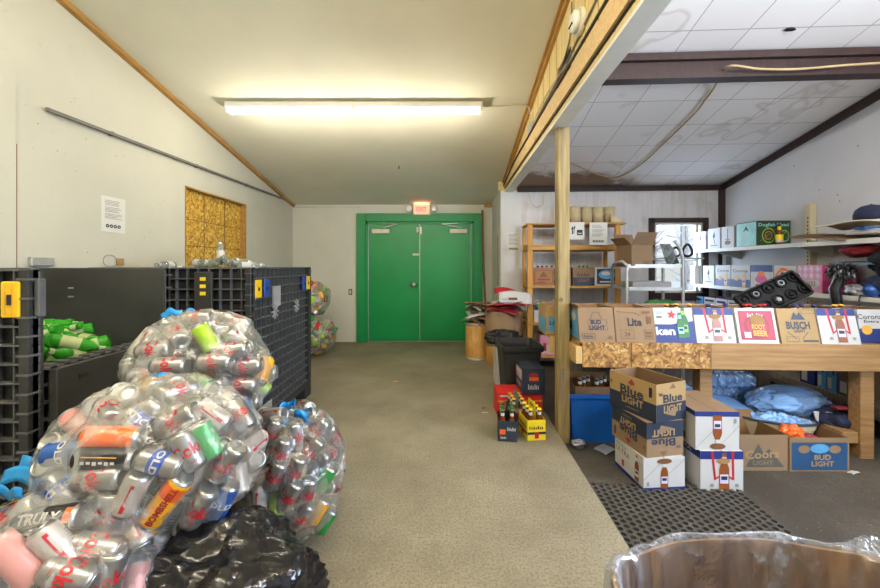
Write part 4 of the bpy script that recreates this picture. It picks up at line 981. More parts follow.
# green bottles heaped inside
def make_bottle(glass, cap, lab, s=1.0, hgt=.23):
    mb = MB(); r = .031*s; h = hgt*s
    mb.lathe([(r*.8, 0), (r, .006*s), (r, h*.55), (r*.85, h*.64), (r*.45, h*.78), (r*.42, h*.95), (r*.5, h*.955), (r*.5, h*.985), (r*.35, h)], glass, 16); o = mb.build('beer_bottle')
    mb = MB(); mb.lathe([(r*1.015, h*.16), (r*1.015, h*.48)], lab, 16, cap=False); mb.lathe([(r*.50, h*.80), (r*.46, h*.9)], lab, 12, cap=False); mb.build('paper_label', o)
    if cap: mb = MB(); mb.lathe([(r*.56, h*.955), (r*.58, h*.97), (r*.5, h*1.01)], cap, 14); mb.build('bottle_cap', o)
    return o
GB = make_bottle('green_glass', None, 'lab_sage', hgt=.225); first = True
p, ax = pack((0,0,0), (.46, .36, .17), [.075]*62, .030, 77, 150)
n_ = 0
for i in range(62):
    P = Vector(p[i])
    x = -2.02+P.x*.85; y = 1.86+P.y*.8; z = .885+P.z*.6+.11*max(0, (-1.75-x))*.9
    if P.z < -.035 or abs(x+2.04) > .38 or abs(y-1.86) > .27: continue
    o = GB if n_ == 0 else dup(GB); n_ += 1
    A = Vector((ax[i][0], ax[i][1], ax[i][2]*.35)).normalized()
    o.rotation_mode = 'QUATERNION'; o.rotation_quaternion = aim(A, i); o.location = Vector((x, y, z))-A*.11
    tag(o, 'empty green glass bottle in the heap inside the open black bin', 'bottle', 'green bottles in the open bin')
print('green bottles', n_)
# filling below the bottles
mb = MB(); mb.sheet(lambda s_, u_: Vector((-2.44+.79*s_, 1.53+.65*u_, .80+.12*max(0, .55-s_)+.03*mnoise.noise(Vector((s_*6, u_*6, 0))))), 24, 18, 'green_glass')
tag(mb.build('broken_glass'), 'green glass filling the open black bin under the bottles', 'glass', kind='stuff')
# clear containers on top of the far bin
CUPM = make_bottle('clear_glass', None, 'ink_white', 1.0, .2)
for i in range(13):
    o = CUPM if i == 0 else dup(CUPM); o.rotation_mode = 'QUATERNION'; A = Vector((rr.uniform(-1, 1), rr.uniform(-1, 1), rr.uniform(-.1, .25))).normalized()
    o.rotation_quaternion = aim(A, i); o.location = (-2.25+.075*i*.85, 3.0+rr.uniform(-.12, .2), 1.25+.06*math.sin(i/12*PI)+rr.uniform(0, .02)); o.name = 'clear_bottle'
    tag(o, 'crushed clear bottle heaped above the rim of the far black bin', 'bottle', 'clear bottles over the far bin')
mb = MB(); mb.sheet(lambda s_, u_: Vector((-2.40+1.0*s_, 2.72+1.0*u_, 1.13+.10*math.sin(PI*s_)*math.sin(PI*u_)+.03*mnoise.noise(Vector((s_*8, u_*8, 0))))), 24, 20, 'clear_glass')
tag(mb.build('crushed_plastic'), 'crushed clear plastic filling the far black bin', 'plastic', kind='stuff')
# ================================================================== SIDE ROOM FURNITURE
RZ = -TH                       # things squared up with the side room, front to the viewer
def UB(mb, u0, u1, v0, v1, z0, z1, mat, bev=0): RB(mb, u0, u1, v0, v1, z0, z1, mat, bev)
# counter
CU0, CU1, CV0, CV1, CTOP = .853, 3.42, 2.80, 3.58, .738
t = thing('counter', 'long rough wooden counter carrying the row of beer cartons', 'counter', R(CU0, CV0, ZL), RZ)
def cb(u0, u1, v0, v1, z0, z1, mat, nm, bev=.003):
    mb = MB(); mb.box(u0-CU0, u1-CU0, v0-CV0, v1-CV0, z0-ZL, z1-ZL, mat, bev=bev); return mb.build(nm, t)
us = u_at(631.5, CV0); uj = u_at(711, CV0)
cb(CU0+.02, us-.002, CV0, CV0+.012, .555, CTOP, 'osb', 'front_board'); cb(us+.002, uj, CV0, CV0+.012, .555, CTOP, 'osb', 'front_board')
cb(uj, CU1, CV0, CV0+.038, .552, CTOP, 'plank_wood', 'front_plank'); cb(CU0-.03, CU0+.018, CV0, CV1, .58, .705, 'pine', 'side_rail')
cb(CU0, CU1, CV0+.04, CV1, CTOP-.03, CTOP-.003, 'osb', 'counter_top', 0)
for u, v in ((1.78, CV0+.14), (2.83, CV0+.045), (.99, CV1-.1), (2.62, CV1-.1), (3.3, CV1-.1)):
    cb(u, u+.092, v, v+.092, ZL, CTOP-.035, 'plank_wood' if v < 3.2 else 'grey_wood', 'leg')
cb(.70, CU0-.035, CV0+.26, CV0+.30, .60, CTOP-.005, 'pine', 'side_ledge'); cb(.70, CU0-.035, CV0+.30, CV0+.62, CTOP-.03, CTOP-.006, 'pine', 'side_ledge')
cb(2.72, 2.83, CV0+.06, CV0+.75, .02, .10, 'plank_wood', 'low_brace')

BB = make_bottle('brown_glass', 'ink_gold', 'ink_white'); BN = [0]
CAPC = {}
def bottle_proto(cap, glass='brown_glass'):
    k = (cap, glass)
    if k not in CAPC: CAPC[k] = [make_bottle(glass, cap, 'ink_white'), 0]
    CAPC[k][1] += 1; return CAPC[k][0] if CAPC[k][1] == 1 else dup(CAPC[k][0])
COL.objects.unlink(BB); [COL.objects.unlink(c) for c in list(bpy.data.objects) if c.parent == BB]
def put_bottles(pts, cap, where, group, glass='brown_glass', tilt=.0):
    for p_ in pts:
        o = bottle_proto(cap, glass); o.location = p_; o.rotation_euler = (rr.uniform(-tilt, tilt), rr.uniform(-tilt, tilt), rr.uniform(0, 6))
        tag(o, ('green' if glass == 'green_glass' else 'brown')+' bottle neck showing '+where, 'bottle', group)

# printed fronts
A_bud = [('text','BUD',.49,.57,.30,.14,'ink_navy',0,.05), ('text','LIGHT',.52,.41,.44,.13,'ink_navy',0,.05), ('frame',.26,.34,.80,.64,.008,'ink_navy'), ('line',.34,.66,.42,.86,.012,'ink_navy'), ('line',.42,.86,.58,.86,.012,'ink_navy'), ('line',.58,.86,.66,.66,.012,'ink_navy'),
         ('frame',.08,.09,.44,.24,.01,'ink_navy'), ('scrib',.26,.165,.26,.07,'ink_navy'), ('scrib',.86,.15,.1,.1,'ink_brown')]
A_lite = [('text','Lite',.50,.58,.36,.24,'ink_black',0,.04), ('text','THE',.3,.68,.08,.05,'ink_brown'), ('line',.05,.88,.55,.84,.02,'ink_brown'), ('line',.45,.86,.66,.77,.02,'ink_brown'), ('frame',.12,.1,.46,.36,.01,'ink_brown'), ('text','24',.29,.23,.14,.12,'ink_brown'), ('frame',.72,.1,.93,.36,.01,'ink_brown'),
          ('rect',.76,.16,.89,.2,'ink_brown'), ('rect',.76,.24,.89,.3,'ink_brown'), ('rect',.7,.84,.9,.9,'ink_brown'), ('rect',.82,.54,.92,.74,'ink_brown')]
A_ken = [('rect',0,0,1,.52,'ink_darkblue'), ('poly',[(0,.52),(0,.48),(.3,.5),(1,.62),(1,.52)],'ink_darkblue'), ('text','ken',.26,.33,.5,.24,'ink_white',0,.04), ('star',.46,.80,.13,'ink_red'), ('rect',.06,.82,.24,.9,'ink_teal'), ('rect',.06,.7,.2,.76,'ink_grey'),
         ('bottle',.76,.16,.84,'ink_green','ink_lime'), ('bottle',.66,.14,.72,'ink_green','ink_teal')]
A_ultra = [('rect',0,.80,1,1,'ink_darkblue'), ('poly',[(.24,1),(.30,1),(.36,.33),(.32,.27)],'ink_red'), ('poly',[(.72,1),(.78,1),(.79,.27),(.74,.33)],'ink_red'), ('line',.33,.30,.54,.46,.035,'ink_red'), ('line',.56,.46,.76,.30,.035,'ink_red'),
           ('bottle',.55,.05,.9,'ink_amber','ink_white'), ('disc',.53,.76,.16,.07,'ink_cardtone'), ('rect',.22,.12,.30,.2,'grey_card'), ('rect',.80,.12,.88,.2,'grey_card')]
A_root = [('rect',.07,.1,.93,.92,'ink_darkred'), ('rect',.1,.13,.90,.89,'ink_crimson'), ('disc',.5,.48,.33,.36,'ink_darkred'), ('disc',.5,.5,.25,.28,'ink_crimson'), ('scrib',.5,.80,.4,.12,'ink_white'), ('disc',.52,.66,.19,.16,'ink_cardtone'), ('text','ROOT',.53,.47,.34,.15,'ink_gold',-.05,.04), ('text','BEER',.56,.29,.36,.16,'ink_gold',-.05,.04), ('rect',.15,.16,.32,.32,'ink_white')]
A_busch = [('poly',[(.34,.68),(.44,.9),(.52,.8),(.58,.9),(.72,.68)],'ink_navy'), ('line',.2,.34,.4,.14,.015,'ink_navy'), ('line',.74,.34,.56,.14,.015,'ink_navy'), ('text','BUSCH',.5,.52,.62,.22,'ink_navy',0,.04), ('text','LIGHT',.52,.36,.3,.09,'ink_navy'), ('frame',.14,.06,.46,.2,.008,'ink_navy'), ('rect',.56,.06,.96,.11,'ink_navy'), ('frame',.62,.85,.98,.97,.008,'ink_navy')]
A_corona = [('text','Corona',.32,.78,.66,.15,'ink_navy',0,.01), ('text','Extra',.35,.64,.4,.08,'ink_navy'), ('rect',0,0,1,.42,'ink_darkblue'), ('disc',.2,.38,.14,.14,'ink_gold'), ('bottle',.72,.02,.8,'ink_gold','ink_white')]
A_lime = [('rect',.1,.12,.9,.88,'ink_sky'), ('disc',.6,.62,.3,.25,'ink_white'), ('disc',.5,.3,.2,.12,'ink_white'), ('rect',.2,.2,.7,.32,'ink_darkblue')]
row = [(579, 616.5, 'kraft', A_bud, 'plain kraft beer carton with navy lettering, first in the row on the counter', 'kraft_yellow', 'carton'),
       (616, 657.5, 'kraft', A_lite, 'kraft beer carton lettered Lite between a kraft and a red-starred carton on the counter', 'kraft_dark', 'carton'),
       (656, 697, 'white_card', A_ken, 'white and navy carton with a red star and green bottles on the counter', 'white_card', 'carton'),
       (697, 738, 'white_card', A_ultra, 'white carton with blue band beside the crimson root beer carton on the counter', 'white_card', 'carton'),
       (739.5, 781, 'white_card', A_root, 'white-edged crimson root beer carton on the counter', 'white_card', 'carton'),
       (781.5, 822, 'kraft_yellow', A_busch, 'tan carton with navy mountain and lettering on the counter', 'kraft_yellow', 'carton'),
       (822.5, 863, 'white_card', A_ultra, 'white carton with blue band at the plank end of the counter row', 'white_card', 'carton')]
for x0, x1, outer, art, lb, _, ct in row:
    v = CV0+.012; a_, b_ = u_at(x0, v), u_at(x1, v); w_ = b_-a_-.011; d_ = .30; h_ = .245
    if outer == 'kraft' and 'first' in lb: fl = (('l', .03, .9),)
    else: fl = ()
    c_ = case('beer_carton', lb, ct, w_, d_, h_, R((a_+b_)/2, v+d_/2+.004, CTOP), RZ+.012*math.sin(x0), outer, art, lean=.055, flaps=fl,
              left=[('rect',.06,.06,.94,.9,'ink_sky'), ('disc',.6,.7,.2,.14,'ink_white'), ('rect',.2,.25,.45,.5,'ink_darkblue')] if 'first' in lb else None)
for c0, cap, pxs in ((3, 'ink_gold', (667, 679, 690)), (4, 'ink_darkblue', (709, 729)), (5, 'ink_red', (746, 753, 760, 768)), (6, 'ink_darkblue', (795, 806, 815)), (7, 'ink_gold', (836, 846))):
    put_bottles([R(u_at(q, 2.93), 2.94+.03*(i % 2), CTOP+.0365) for i, q in enumerate(pxs)], cap, 'over the %s carton on the counter' % ['', '', '', 'red-starred', 'first white blue-banded', 'crimson root beer', 'tan mountain-print', 'last white blue-banded'][c0], 'bottles in counter carton %d' % c0)
case('beer_carton', 'white yellow-bottle carton past the end of the counter row, partly cut off', 'carton', .26, .3, .235, R(3.005, 3.04, CTOP), RZ, 'white_card', A_corona, lean=.03)
case('beer_carton', 'yellowish carton with blue side panel standing behind the timber post on the counter', 'carton', .2, .3, .235, R(u_at(546, 3.10)+.1, 3.25, CTOP), RZ, 'kraft_yellow', [('rect',.1,.1,.9,.6,'ink_sky'), ('text','LIGHT',.5,.4,.7,.14,'ink_navy'), ('rect',.4,.65,.6,.9,'ink_sky')], left=[('rect',.1,.05,.95,.55,'ink_sky')])
# cartons standing in two stacks on the low floor
A_blue = [('rect',0,0,1,.47,'ink_navy'), ('text','Blue',.5,.60,.50,.26,'ink_navy',0,.03), ('poly',[(.42,.82),(.5,.94),(.58,.82),(.5,.76)],'ink_darkred'), ('text','LIGHT',.52,.33,.46,.2,'kraft_yellow',0,.03), ('rect',.38,.12,.66,.135,'kraft_yellow'), ('rect',.86,.62,.92,.88,'ink_navy'), ('scrib',.05,.72,.06,.09,'ink_navy')]
A_blues = [('rect',0,0,1,.47,'ink_navy'), ('text','Blue',.55,.60,.66,.22,'ink_navy',0,.03), ('poly',[(.42,.85),(.55,.98),(.66,.85)],'kraft_dark'), ('text','LIGHT',.55,.32,.62,.2,'kraft_yellow',0,.03), ('poly',[(.3,.2),(.72,.36),(.62,.1)],'kraft'), ('scrib',.14,.74,.12,.09,'ink_navy')]
def flipart(a): 
    out = []
    for it in a:
        if it[0] == 'rect': out.append(('rect', 1-it[3], 1-it[4], 1-it[1], 1-it[2], it[5]))
        elif it[0] == 'text':
            l = list(it); l[2] = 1-l[2]; l[3] = 1-l[3]
            while len(l) < 8: l.append(0)
            l[7] = l[7]+PI; out.append(tuple(l))
        elif it[0] == 'poly': out.append(('poly', [(1-x, 1-y) for x, y in it[1]], it[2]))
        elif it[0] == 'scrib': out.append(('scrib', 1-it[1], 1-it[2], it[3], it[4], it[5]))
        elif it[0] == 'disc': out.append(('disc', 1-it[1], 1-it[2], it[3], it[4], it[5]))
        elif it[0] == 'bottle': out.append(('bottle', 1-it[1], 1-it[2]-it[3], it[3], it[4], it[5], -1))
        elif it[0] == 'line': out.append(('line', 1-it[1], 1-it[2], 1-it[3], 1-it[4], it[5], it[6]))
    return out
A_ul = [('rect',0,0,1,.12,'ink_darkblue'), ('text','ULTRA',.30,.66,.5,.16,'ink_brown',0,.0), ('scrib',.26,.84,.4,.06,'ink_grey'), ('rect',.28,.22,.36,.42,'ink_red'), ('bottle',.80,.16,.78,'ink_amber','ink_white')]
A_us = [('rect',0,0,1,.13,'ink_darkblue'), ('line',0,.35,.5,.95,.01,'grey_card'), ('line',.6,.5,1,.95,.01,'grey_card'), ('bottle',.5,.10,.82,'ink_amber','ink_white'), ('disc',.5,.90,.18,.08,'ink_brown'), ('rect',.07,.18,.13,.3,'grey_card')]
def corner_case(fx, fy, phi, w_, d_, h_, z, *a, **k):   # placed by its near corner; phi = turn
    q = Matrix.Rotation(phi, 3, 'Z') @ Vector((w_/2, d_/2, 0)); nm, lb, ct, outer, fr, lf = a
    return case(nm, lb, ct, w_, d_, h_, (fx+q.x, fy+q.y, z), phi, outer, fr, lf, **k)
corner_case(1.214, 2.30, .07, .262, .33, .205, ZL, 'beer_carton', 'white carton with amber bottle pictures at the bottom of the leaning stack', 'carton', 'white_card', A_us, A_ul, top='closed')
corner_case(1.233, 2.300, .19, .256, .335, .214, ZL+.206, 'beer_carton', 'kraft and navy carton turned upside down in the middle of the leaning stack', 'carton', 'kraft', flipart(A_blues), flipart(A_blue), top='closed')
corner_case(1.285, 2.288, .38, .254, .36, .232, ZL+.421, 'beer_carton', 'open kraft and navy carton on top of the leaning stack', 'carton', 'kraft_yellow', A_blues, A_blue, top='open', inner='kraft_dark')
corner_case(1.565, 2.31, -.01, .258, .34, .245, ZL, 'beer_carton', 'lower white carton with blue band and red chevron on the black mat edge', 'carton', 'white_card', [it if it[0] != 'rect' or it[4] != 1 else ('rect',0,.80,1,1,'ink_darkblue') for it in A_ultra], [('rect',0,.8,1,1,'ink_darkblue'), ('text','ULTRA',.5,.89,.5,.08,'ink_white')], top='closed')
corner_case(1.545, 2.325, -.03, .262, .40, .235, ZL+.246, 'beer_carton', 'upper white carton upside down with blue edge, capped with bare cardboard', 'carton', 'white_card', flipart(A_us), [('rect',0,.87,1,1,'ink_darkblue'), ('rect',.55,.1,.75,.3,'kraft_dark')], top='kraft', inner='kraft')
# open cartons by the counter
A_co = [('poly',[(.12,.10),(.38,.76),(.5,.48),(.6,.62),(.92,.10)],'ink_slate'), ('text','Coors',.46,.46,.70,.24,'kraft_yellow',.06,.02), ('text','LIGHT',.48,.22,.42,.13,'kraft')]
A_bl = [('rect',.03,.04,.97,.86,'ink_steel'), ('disc',.24,.66,.1,.12,'kraft'), ('disc',.76,.66,.1,.12,'kraft'), ('disc',.5,.68,.16,.14,'ink_sky'), ('text','BUD',.55,.42,.28,.16,'kraft_yellow',0,.03), ('text','LIGHT',.55,.23,.38,.16,'kraft_yellow',0,.03)]
def px_case(x0, x1, ytop, ybot, Y, d_, *a, **k):
    z0 = z_at(ybot, Y); a0 = pt(x0, ybot, Y); a1 = pt(x1, ybot, Y-(a1k if (a1k := k.pop('yaw', 0)) else 0)); w_ = (a1-a0).length; h_ = (ybot-ytop)*Y/F
    r_ = math.atan2(a1.y-a0.y, a1.x-a0.x); q = Matrix.Rotation(r_, 3, 'Z') @ Vector((w_/2, d_/2, 0)); nm, lb, ct, outer, fr = a
    return case(nm, lb, ct, w_-.004, d_, h_, (a0.x+q.x, a0.y+q.y, k.pop('z', z0)), r_, outer, fr, **k)
px_case(739.5, 788.5, 435.5, 471, 2.545, .30, 'beer_carton', 'open plain carton with a grey mountain print on the dark floor', 'carton', 'kraft', A_co, z=ZL, flaps=(('b', .06, 1.4), ('l', .05, 1.3)))
px_case(789.5, 849.5, 438, 471.5, 2.535, .27, 'beer_carton', 'open blue and kraft carton holding rubbish on the dark floor', 'carton', 'kraft', A_bl, z=ZL)
lump_bag('crumpled_packet', 'crumpled orange packet in the open blue and kraft carton', (2.43, 2.66, .10), (.075, .06, .075), 51, 'can_orange', .3, cat='packet', part='packet_wrap')
lump_bag('crumpled_packet', 'crumpled dark packet beside the orange one in the blue carton', (2.55, 2.68, .06), (.09, .06, .05), 52, 'ink_darkred', .3, cat='packet', part='packet_wrap')
# wooden shelving unit against the back wall
su0, su1, sv0, sv1 = 1.105-.25+.005, 2.08, 5.02, 5.45
su0 = u_at(527.5, sv0); su1 = u_at(621, sv0)
t = thing('wooden_shelving', 'tall yellow pine shelving unit against the streaked back wall', 'shelf', R(su0, sv0, ZL), RZ)
def sb(u0, u1, v0, v1, z0, z1, mat, nm):
    mb = MB(); mb.box(u0-su0, u1-su0, v0-sv0, v1-sv0, z0-ZL, z1-ZL, mat, bev=.003); return mb.build(nm, t)
for u in (su0, su1-.07):
    sb(u, u+.07, sv0, sv0+.038, ZL, 1.83, 'shelf_wood', 'upright'); sb(u, u+.04, sv1-.06, sv1, ZL, 1.83, 'shelf_wood', 'upright')
    sb(u+.01, u+.03, sv0+.038, sv1-.06, 1.50, 1.58, 'shelf_wood_h', 'side_rail')
sb(su0-.01, su1+.06, sv0-.02, sv1, 1.83, 1.85, 'shelf_wood_h', 'shelf_board')
sb(su0, su1, sv0-.015, sv0+.003, 1.76, 1.83, 'shelf_wood_h', 'front_rail') if False else None
sb(su0, su1, sv0+.04, sv1, 1.49, 1.51, 'shelf_wood_h', 'shelf_board'); sb(su0, su1, sv0-.012, sv0-.0, 1.50, 1.565, 'shelf_wood_h', 'front_rail')
SZ = [1.03, .55, .12]
for z in SZ: sb(su0+.0, su1, sv0-.012, sv1, z-.03, z, 'shelf_wood_h', 'shelf_board')
SZ = [q for q in SZ]
# card tubes on top
for i, (x0, x1) in enumerate(((570, 580), (581, 592), (593, 602.5), (604, 614.5))):
    v = 5.18; u = (u_at(x0, v)+u_at(x1, v))/2; mb = MB(); rr_ = .072; hh = (.232, .225, .228, .226)[i]
    mb.lathe([(rr_-.008, .004), (rr_, 0), (rr_, hh), (rr_-.008, hh), (rr_-.009, .004)], 'tube_card', 24, cap=False)
    o = mb.build('card_tube', loc=R(u, v, 1.851)); tag(o, 'upright tan card tube on top of the pine shelving, '+('half behind the timber post', 'second from the timber post', 'third from the timber post', 'farthest from the timber post')[i], 'tube', 'card tubes on the pine shelving')
mb = MB(); mb.sheet(lambda s_, u_: R(u_at(611, 5.05)+.16*s_, 5.05+.02*math.sin(6*s_), 1.853+(.14-.14*s_)*u_), 10, 4, 'tube_card'); tag(mb.build('paper_scrap', solid=.003), 'curled brown paper scrap at the end of the shelving top', 'paper')
kx = u_at(576.5, sv0-.03); notice('white sheet with big black marks taped to the pine shelving behind the post', R(kx, sv0-.045, z_at(240, 4.98)), (CT, -ST, 0), (-ST, -CT, 0), .19, .225, 1)
kx = u_at(598, sv0-.03); notice('white notice with four black symbols taped to the pine shelving', R(kx, sv0-.045, z_at(245.5, 4.98)), (CT, -ST, 0), (-ST, -CT, 0), .225, .29)
def shelf_case(x0, x1, z, h_, lb, outer, art, v=5.06, d_=.30, **k):
    a_, b_ = u_at(x0, v), u_at(x1, v); return case('beer_carton', lb, 'carton', b_-a_, d_, h_, R((a_+b_)/2, v+d_/2, z), RZ, outer, art, **k)
shelf_case(533, 554, 1.031, .235, 'faded red carton on the middle shelf of the pine shelving', 'kraft', [('rect',.06,.1,.94,.86,'ink_cardtone'), ('frame',.06,.1,.94,.86,.03,'ink_darkred'), ('poly',[(.3,.5),(.5,.8),(.7,.5)],'ink_brown'), ('rect',.2,.3,.8,.4,'ink_darkred'), ('rect',.2,.16,.6,.22,'ink_darkred')])
shelf_case(573, 594, 1.031, .24, 'kraft and navy carton in the middle of the pine shelving', 'kraft', [('rect',0,0,1,.45,'ink_navy'), ('scrib',.5,.6,.6,.2,'ink_navy'), ('text','LIGHT',.5,.3,.6,.18,'kraft')])
shelf_case(595, 619, 1.031, .245, 'white-edged carton with a blue oval on the pine shelving', 'white_card', [('rect',.08,.1,.94,.9,'ink_black'), ('disc',.5,.6,.36,.24,'ink_sky'), ('disc',.45,.66,.2,.1,'ink_white'), ('rect',.2,.18,.8,.26,'ink_white')], v=5.04)
shelf_case(557, 571, 1.031, .23, 'small kraft carton mostly behind the timber post on the pine shelving', 'kraft', [])
shelf_case(534, 556, .551, .20, 'white carton with a red chevron holding green-necked bottles on the lower shelf', 'white_card', [('rect',0,.8,1,1,'ink_darkblue'), ('line',.2,.2,.5,.7,.06,'ink_red'), ('line',.5,.7,.8,.2,.06,'ink_red'), ('bottle',.6,.05,.7,'ink_amber','ink_white')])
put_bottles([R(u_at(q, 5.2), 5.15+.05*(i % 2), .60) for i, q in enumerate((537, 542, 547, 552))], 'ink_white', 'in the white carton on the lower pine shelf', 'bottles on the lower pine shelf', 'green_glass', .05)
put_bottles([R(u_at(q, 5.2), 5.15+.04*(i % 3), 1.062) for i, q in enumerate((537, 542, 547, 551))], 'ink_darkred', 'in the faded red carton on the pine shelving', 'bottles in the faded red carton')
put_bottles([R(u_at(q, 5.2), 5.15+.04*(i % 3), 1.062) for i, q in enumerate((578, 583, 588))], 'ink_green', 'in the kraft and navy carton on the pine shelving', 'bottles in the navy carton', 'green_glass')
shelf_case(567, 586, .551, .225, 'grey carton printed Lite on the lower pine shelf', 'grey_card', [('text','Lite',.6,.6,.5,.3,'ink_black')])
shelf_case(588, 614, .551, .22, 'brown carton with a teal end on the lower pine shelf', 'kraft_dark', [('rect',0,0,.14,1,'ink_darkgreen'), ('disc',.55,.6,.2,.12,'ink_brown')], left=[('rect',0,0,1,1,'ink_teal')])
shelf_case(540, 556, .121, .26, 'pink and white carton on the lowest pine shelf', 'ink_pink', [('rect',.1,.1,.9,.5,'ink_white'), ('rect',.2,.2,.4,.6,'ink_darkred'), ('rect',.6,.2,.8,.6,'ink_red')])
# small metal cart with cardboard box, bag and tray
cv = 4.35; cu0, cu1 = u_at(627, cv), u_at(683, cv)
t = thing('metal_cart', 'silver tube-framed metal cart in front of the small window', 'cart', R((cu0+cu1)/2, cv, ZL), RZ)
hw = (cu1-cu0)/2; ztop = z_at(266, 4.2)-ZL
for s_ in (-1, 1):
    mb = MB(); x = s_*hw
    if s_ < 0: mb.tube([(x, 0, .06), (x, 0, ztop-.06), (x+.01, 0, ztop), (x-.05, .0, ztop+.05), (x-.06, .2, ztop+.03), (x, .42, ztop-.03), (x, .42, .06)], .018, 'galv', 8)
    else: mb.tube([(x, 0, .06), (x, 0, ztop+.08), (x-.03, .0, ztop+.2), (x-.09, .0, ztop+.28)], .018, 'galv', 8); mb.tube([(x, .42, .06), (x, .42, ztop)], .018, 'galv', 8)
    mb.build('tube_frame', t)
for z in (ztop, z_at(289, 4.2)-ZL, .3):
    mb = MB(); mb.box(-hw, hw, -.005, .43, z-.012, z, 'galv', bev=.003)
    for a_ in ((-hw, hw, -.008, .0), (-hw, hw, .43, .438)): mb.box(*a_, z-.02, z+.02, 'galv')
    mb.build('tray_shelf', t)
for x in (-hw, hw):
    for y in (0, .42): mb = MB(); mb.lathe([(.03,-.012), (.035,0), (.03,.012)], 'rubber', 14, Matrix.Translation((x, y, .035)) @ Matrix.Rotation(PI/2, 4, 'Y')); mb.build('caster', t)
zc_ = ztop+ZL+.001
c_ = case('cardboard_box', 'brown cardboard box with raised flaps on top of the metal cart', 'box', .27, .26, .235, R(cu0+.14, cv+.14, zc_), RZ+.25, 'kraft', [('rect',.55,.1,.85,.2,'kraft_dark'), ('rect',.5,.24,.9,.27,'kraft_dark')], inner='kraft', flaps=(('f', .16, 1.0), ('l', .12, .75), ('b', .16, 1.1), ('r', .1, .3)))
lump_bag('plastic_bag', 'clear crinkled plastic bag on the metal cart beside the cardboard box', R(cu0+.44, cv+.08, zc_+.125), (.125, .10, .115), 61, 'liner_film', .15)
mb = MB(); mb.add([R(u_, v_, z_) for u_, v_, z_ in ((cu1-.20, cv+.10, zc_+.25), (cu1-.10, cv+.08, zc_+.25), (cu1-.0, cv+.07, zc_+.03), (cu1-.12, cv+.10, zc_-.0+.002))], [(0,1,2,3)], 'ink_darkgreen'); tag(mb.build('card_flap', solid=.012), 'dark green folded card leaning on the cart beside the clear bag', 'card')
UB_ = lambda nm, lb, ct, u0, u1, v0, v1, z0, z1, mat, bev=.01: (lambda mb: (UB(mb, u0, u1, v0, v1, z0, z1, mat, bev), tag(mb.build(nm), lb, ct))[1])(MB())
zs = z_at(289, 4.2)+.001
UB_('plastic_tray', 'grey plastic tray on the middle shelf of the metal cart', 'tray', cu0+.06, cu1-.12, cv+.0, cv+.3, zs, zs+.08, 'silver_card')
lump_bag('produce_bag', 'net bag of green and orange packets below the middle shelf of the cart', R((cu0+cu1)/2+.02, cv-.10, CTOP+.095), (.20, .08, .085), 65, 'ink_green', .2, part='net_bag')
for i in range(7):
    mb = MB(); mb.lathe([(.005,-.03), (.03,-.015), (.034,0), (.03,.015), (.005,.03)], ['ink_gold', 'can_orange', 'ink_red', 'can_lime', 'ink_gold', 'ink_white', 'can_orange'][i], 12)
    o = mb.build('packet', loc=R((cu0+cu1)/2-.13+.05*i, cv-.185+.01*(i % 2), CTOP+.07+.045*((i*3) % 3)/2), rot=(1.2, i, 0)); tag(o, 'small '+['gold', 'orange', 'red', 'lime green', 'golden', 'white', 'bright orange'][i]+' packet showing on the net bag under the cart shelf', 'packet', 'packets on the net bag')
# dark rings standing on the window shelf
t = thing('window_shelf', 'narrow grey shelf board across the small window', 'shelf', R(u_at(690, 5.2), 5.2, z_at(257.5, 5.0)), RZ); mb = MB(); mb.box(-.34, .16, -.04, .22, -.022, 0, 'galv', bev=.003); mb.build('shelf_board', t)
for i, (px, s_) in enumerate(((676, .055), (687.5, .075))):
    mb = MB(); mb.tube([(s_*math.cos(a_), .012*math.sin(2*a_), s_*1.05*math.sin(a_)) for a_ in [2*PI*k/24 for k in range(25)]], .016, 'ink_black', 10)
    o = mb.build('tape_ring', loc=R(u_at(px, 5.15), 5.15, z_at(257.5, 5.0)+s_*1.05+.016), rz=.3*i); tag(o, ('smaller', 'larger')[i]+' dark ring standing on the shelf in front of the window', 'ring')

# ================================================================== RIGHT WALL SHELVES
US = 3.28
def wall_shelf(z, v0, v1, lb, th=.025, u0=US, mat='shelf_white', names='wall_shelf'):
    t = thing(names, lb, 'shelf', R(u0, v0, z), RZ); mb = MB(); mb.box(0, UR-u0-.002, 0, v1-v0, -th, 0, mat, bev=.003); mb.build('shelf_board', t)
    mb = MB(); mb.box(-.004, .004, 0, v1-v0, -th-.012, .004, mat); mb.build('front_lip', t)
    for v in [q for q in (1.4, 2.6, 3.95, 5.2) if v0 < q < v1]:
        mb = MB(); vs = [(UR-u0-.005, v-v0-.006, -th), (.08, v-v0-.006, -th), (.08, v-v0-.006, -th-.02), (UR-u0-.005, v-v0-.006, -th-.11)]; vs += [(x, y+.012, z_) for x, y, z_ in vs]
        mb.add(vs, [(0,1,2,3), (7,6,5,4), (0,4,5,1), (1,5,6,2), (2,6,7,3), (3,7,4,0)], mat); mb.build('bracket', t)
ZU, ZM, ZB, ZF = 1.512, 1.035, .60, .19
wall_shelf(ZU, 1.3, VB-.06, 'upper white metal shelf along the right wall'); wall_shelf(ZM, 1.3, VB-.06, 'middle white metal shelf along the right wall'); wall_shelf(ZB, 3.64, VB-.06, 'lower white metal shelf behind the counter on the right wall'); wall_shelf(ZF, 1.3, VB-.06, 'lowest grey wooden shelf under the counter on the right wall', .04, 3.2, 'grey_wood')
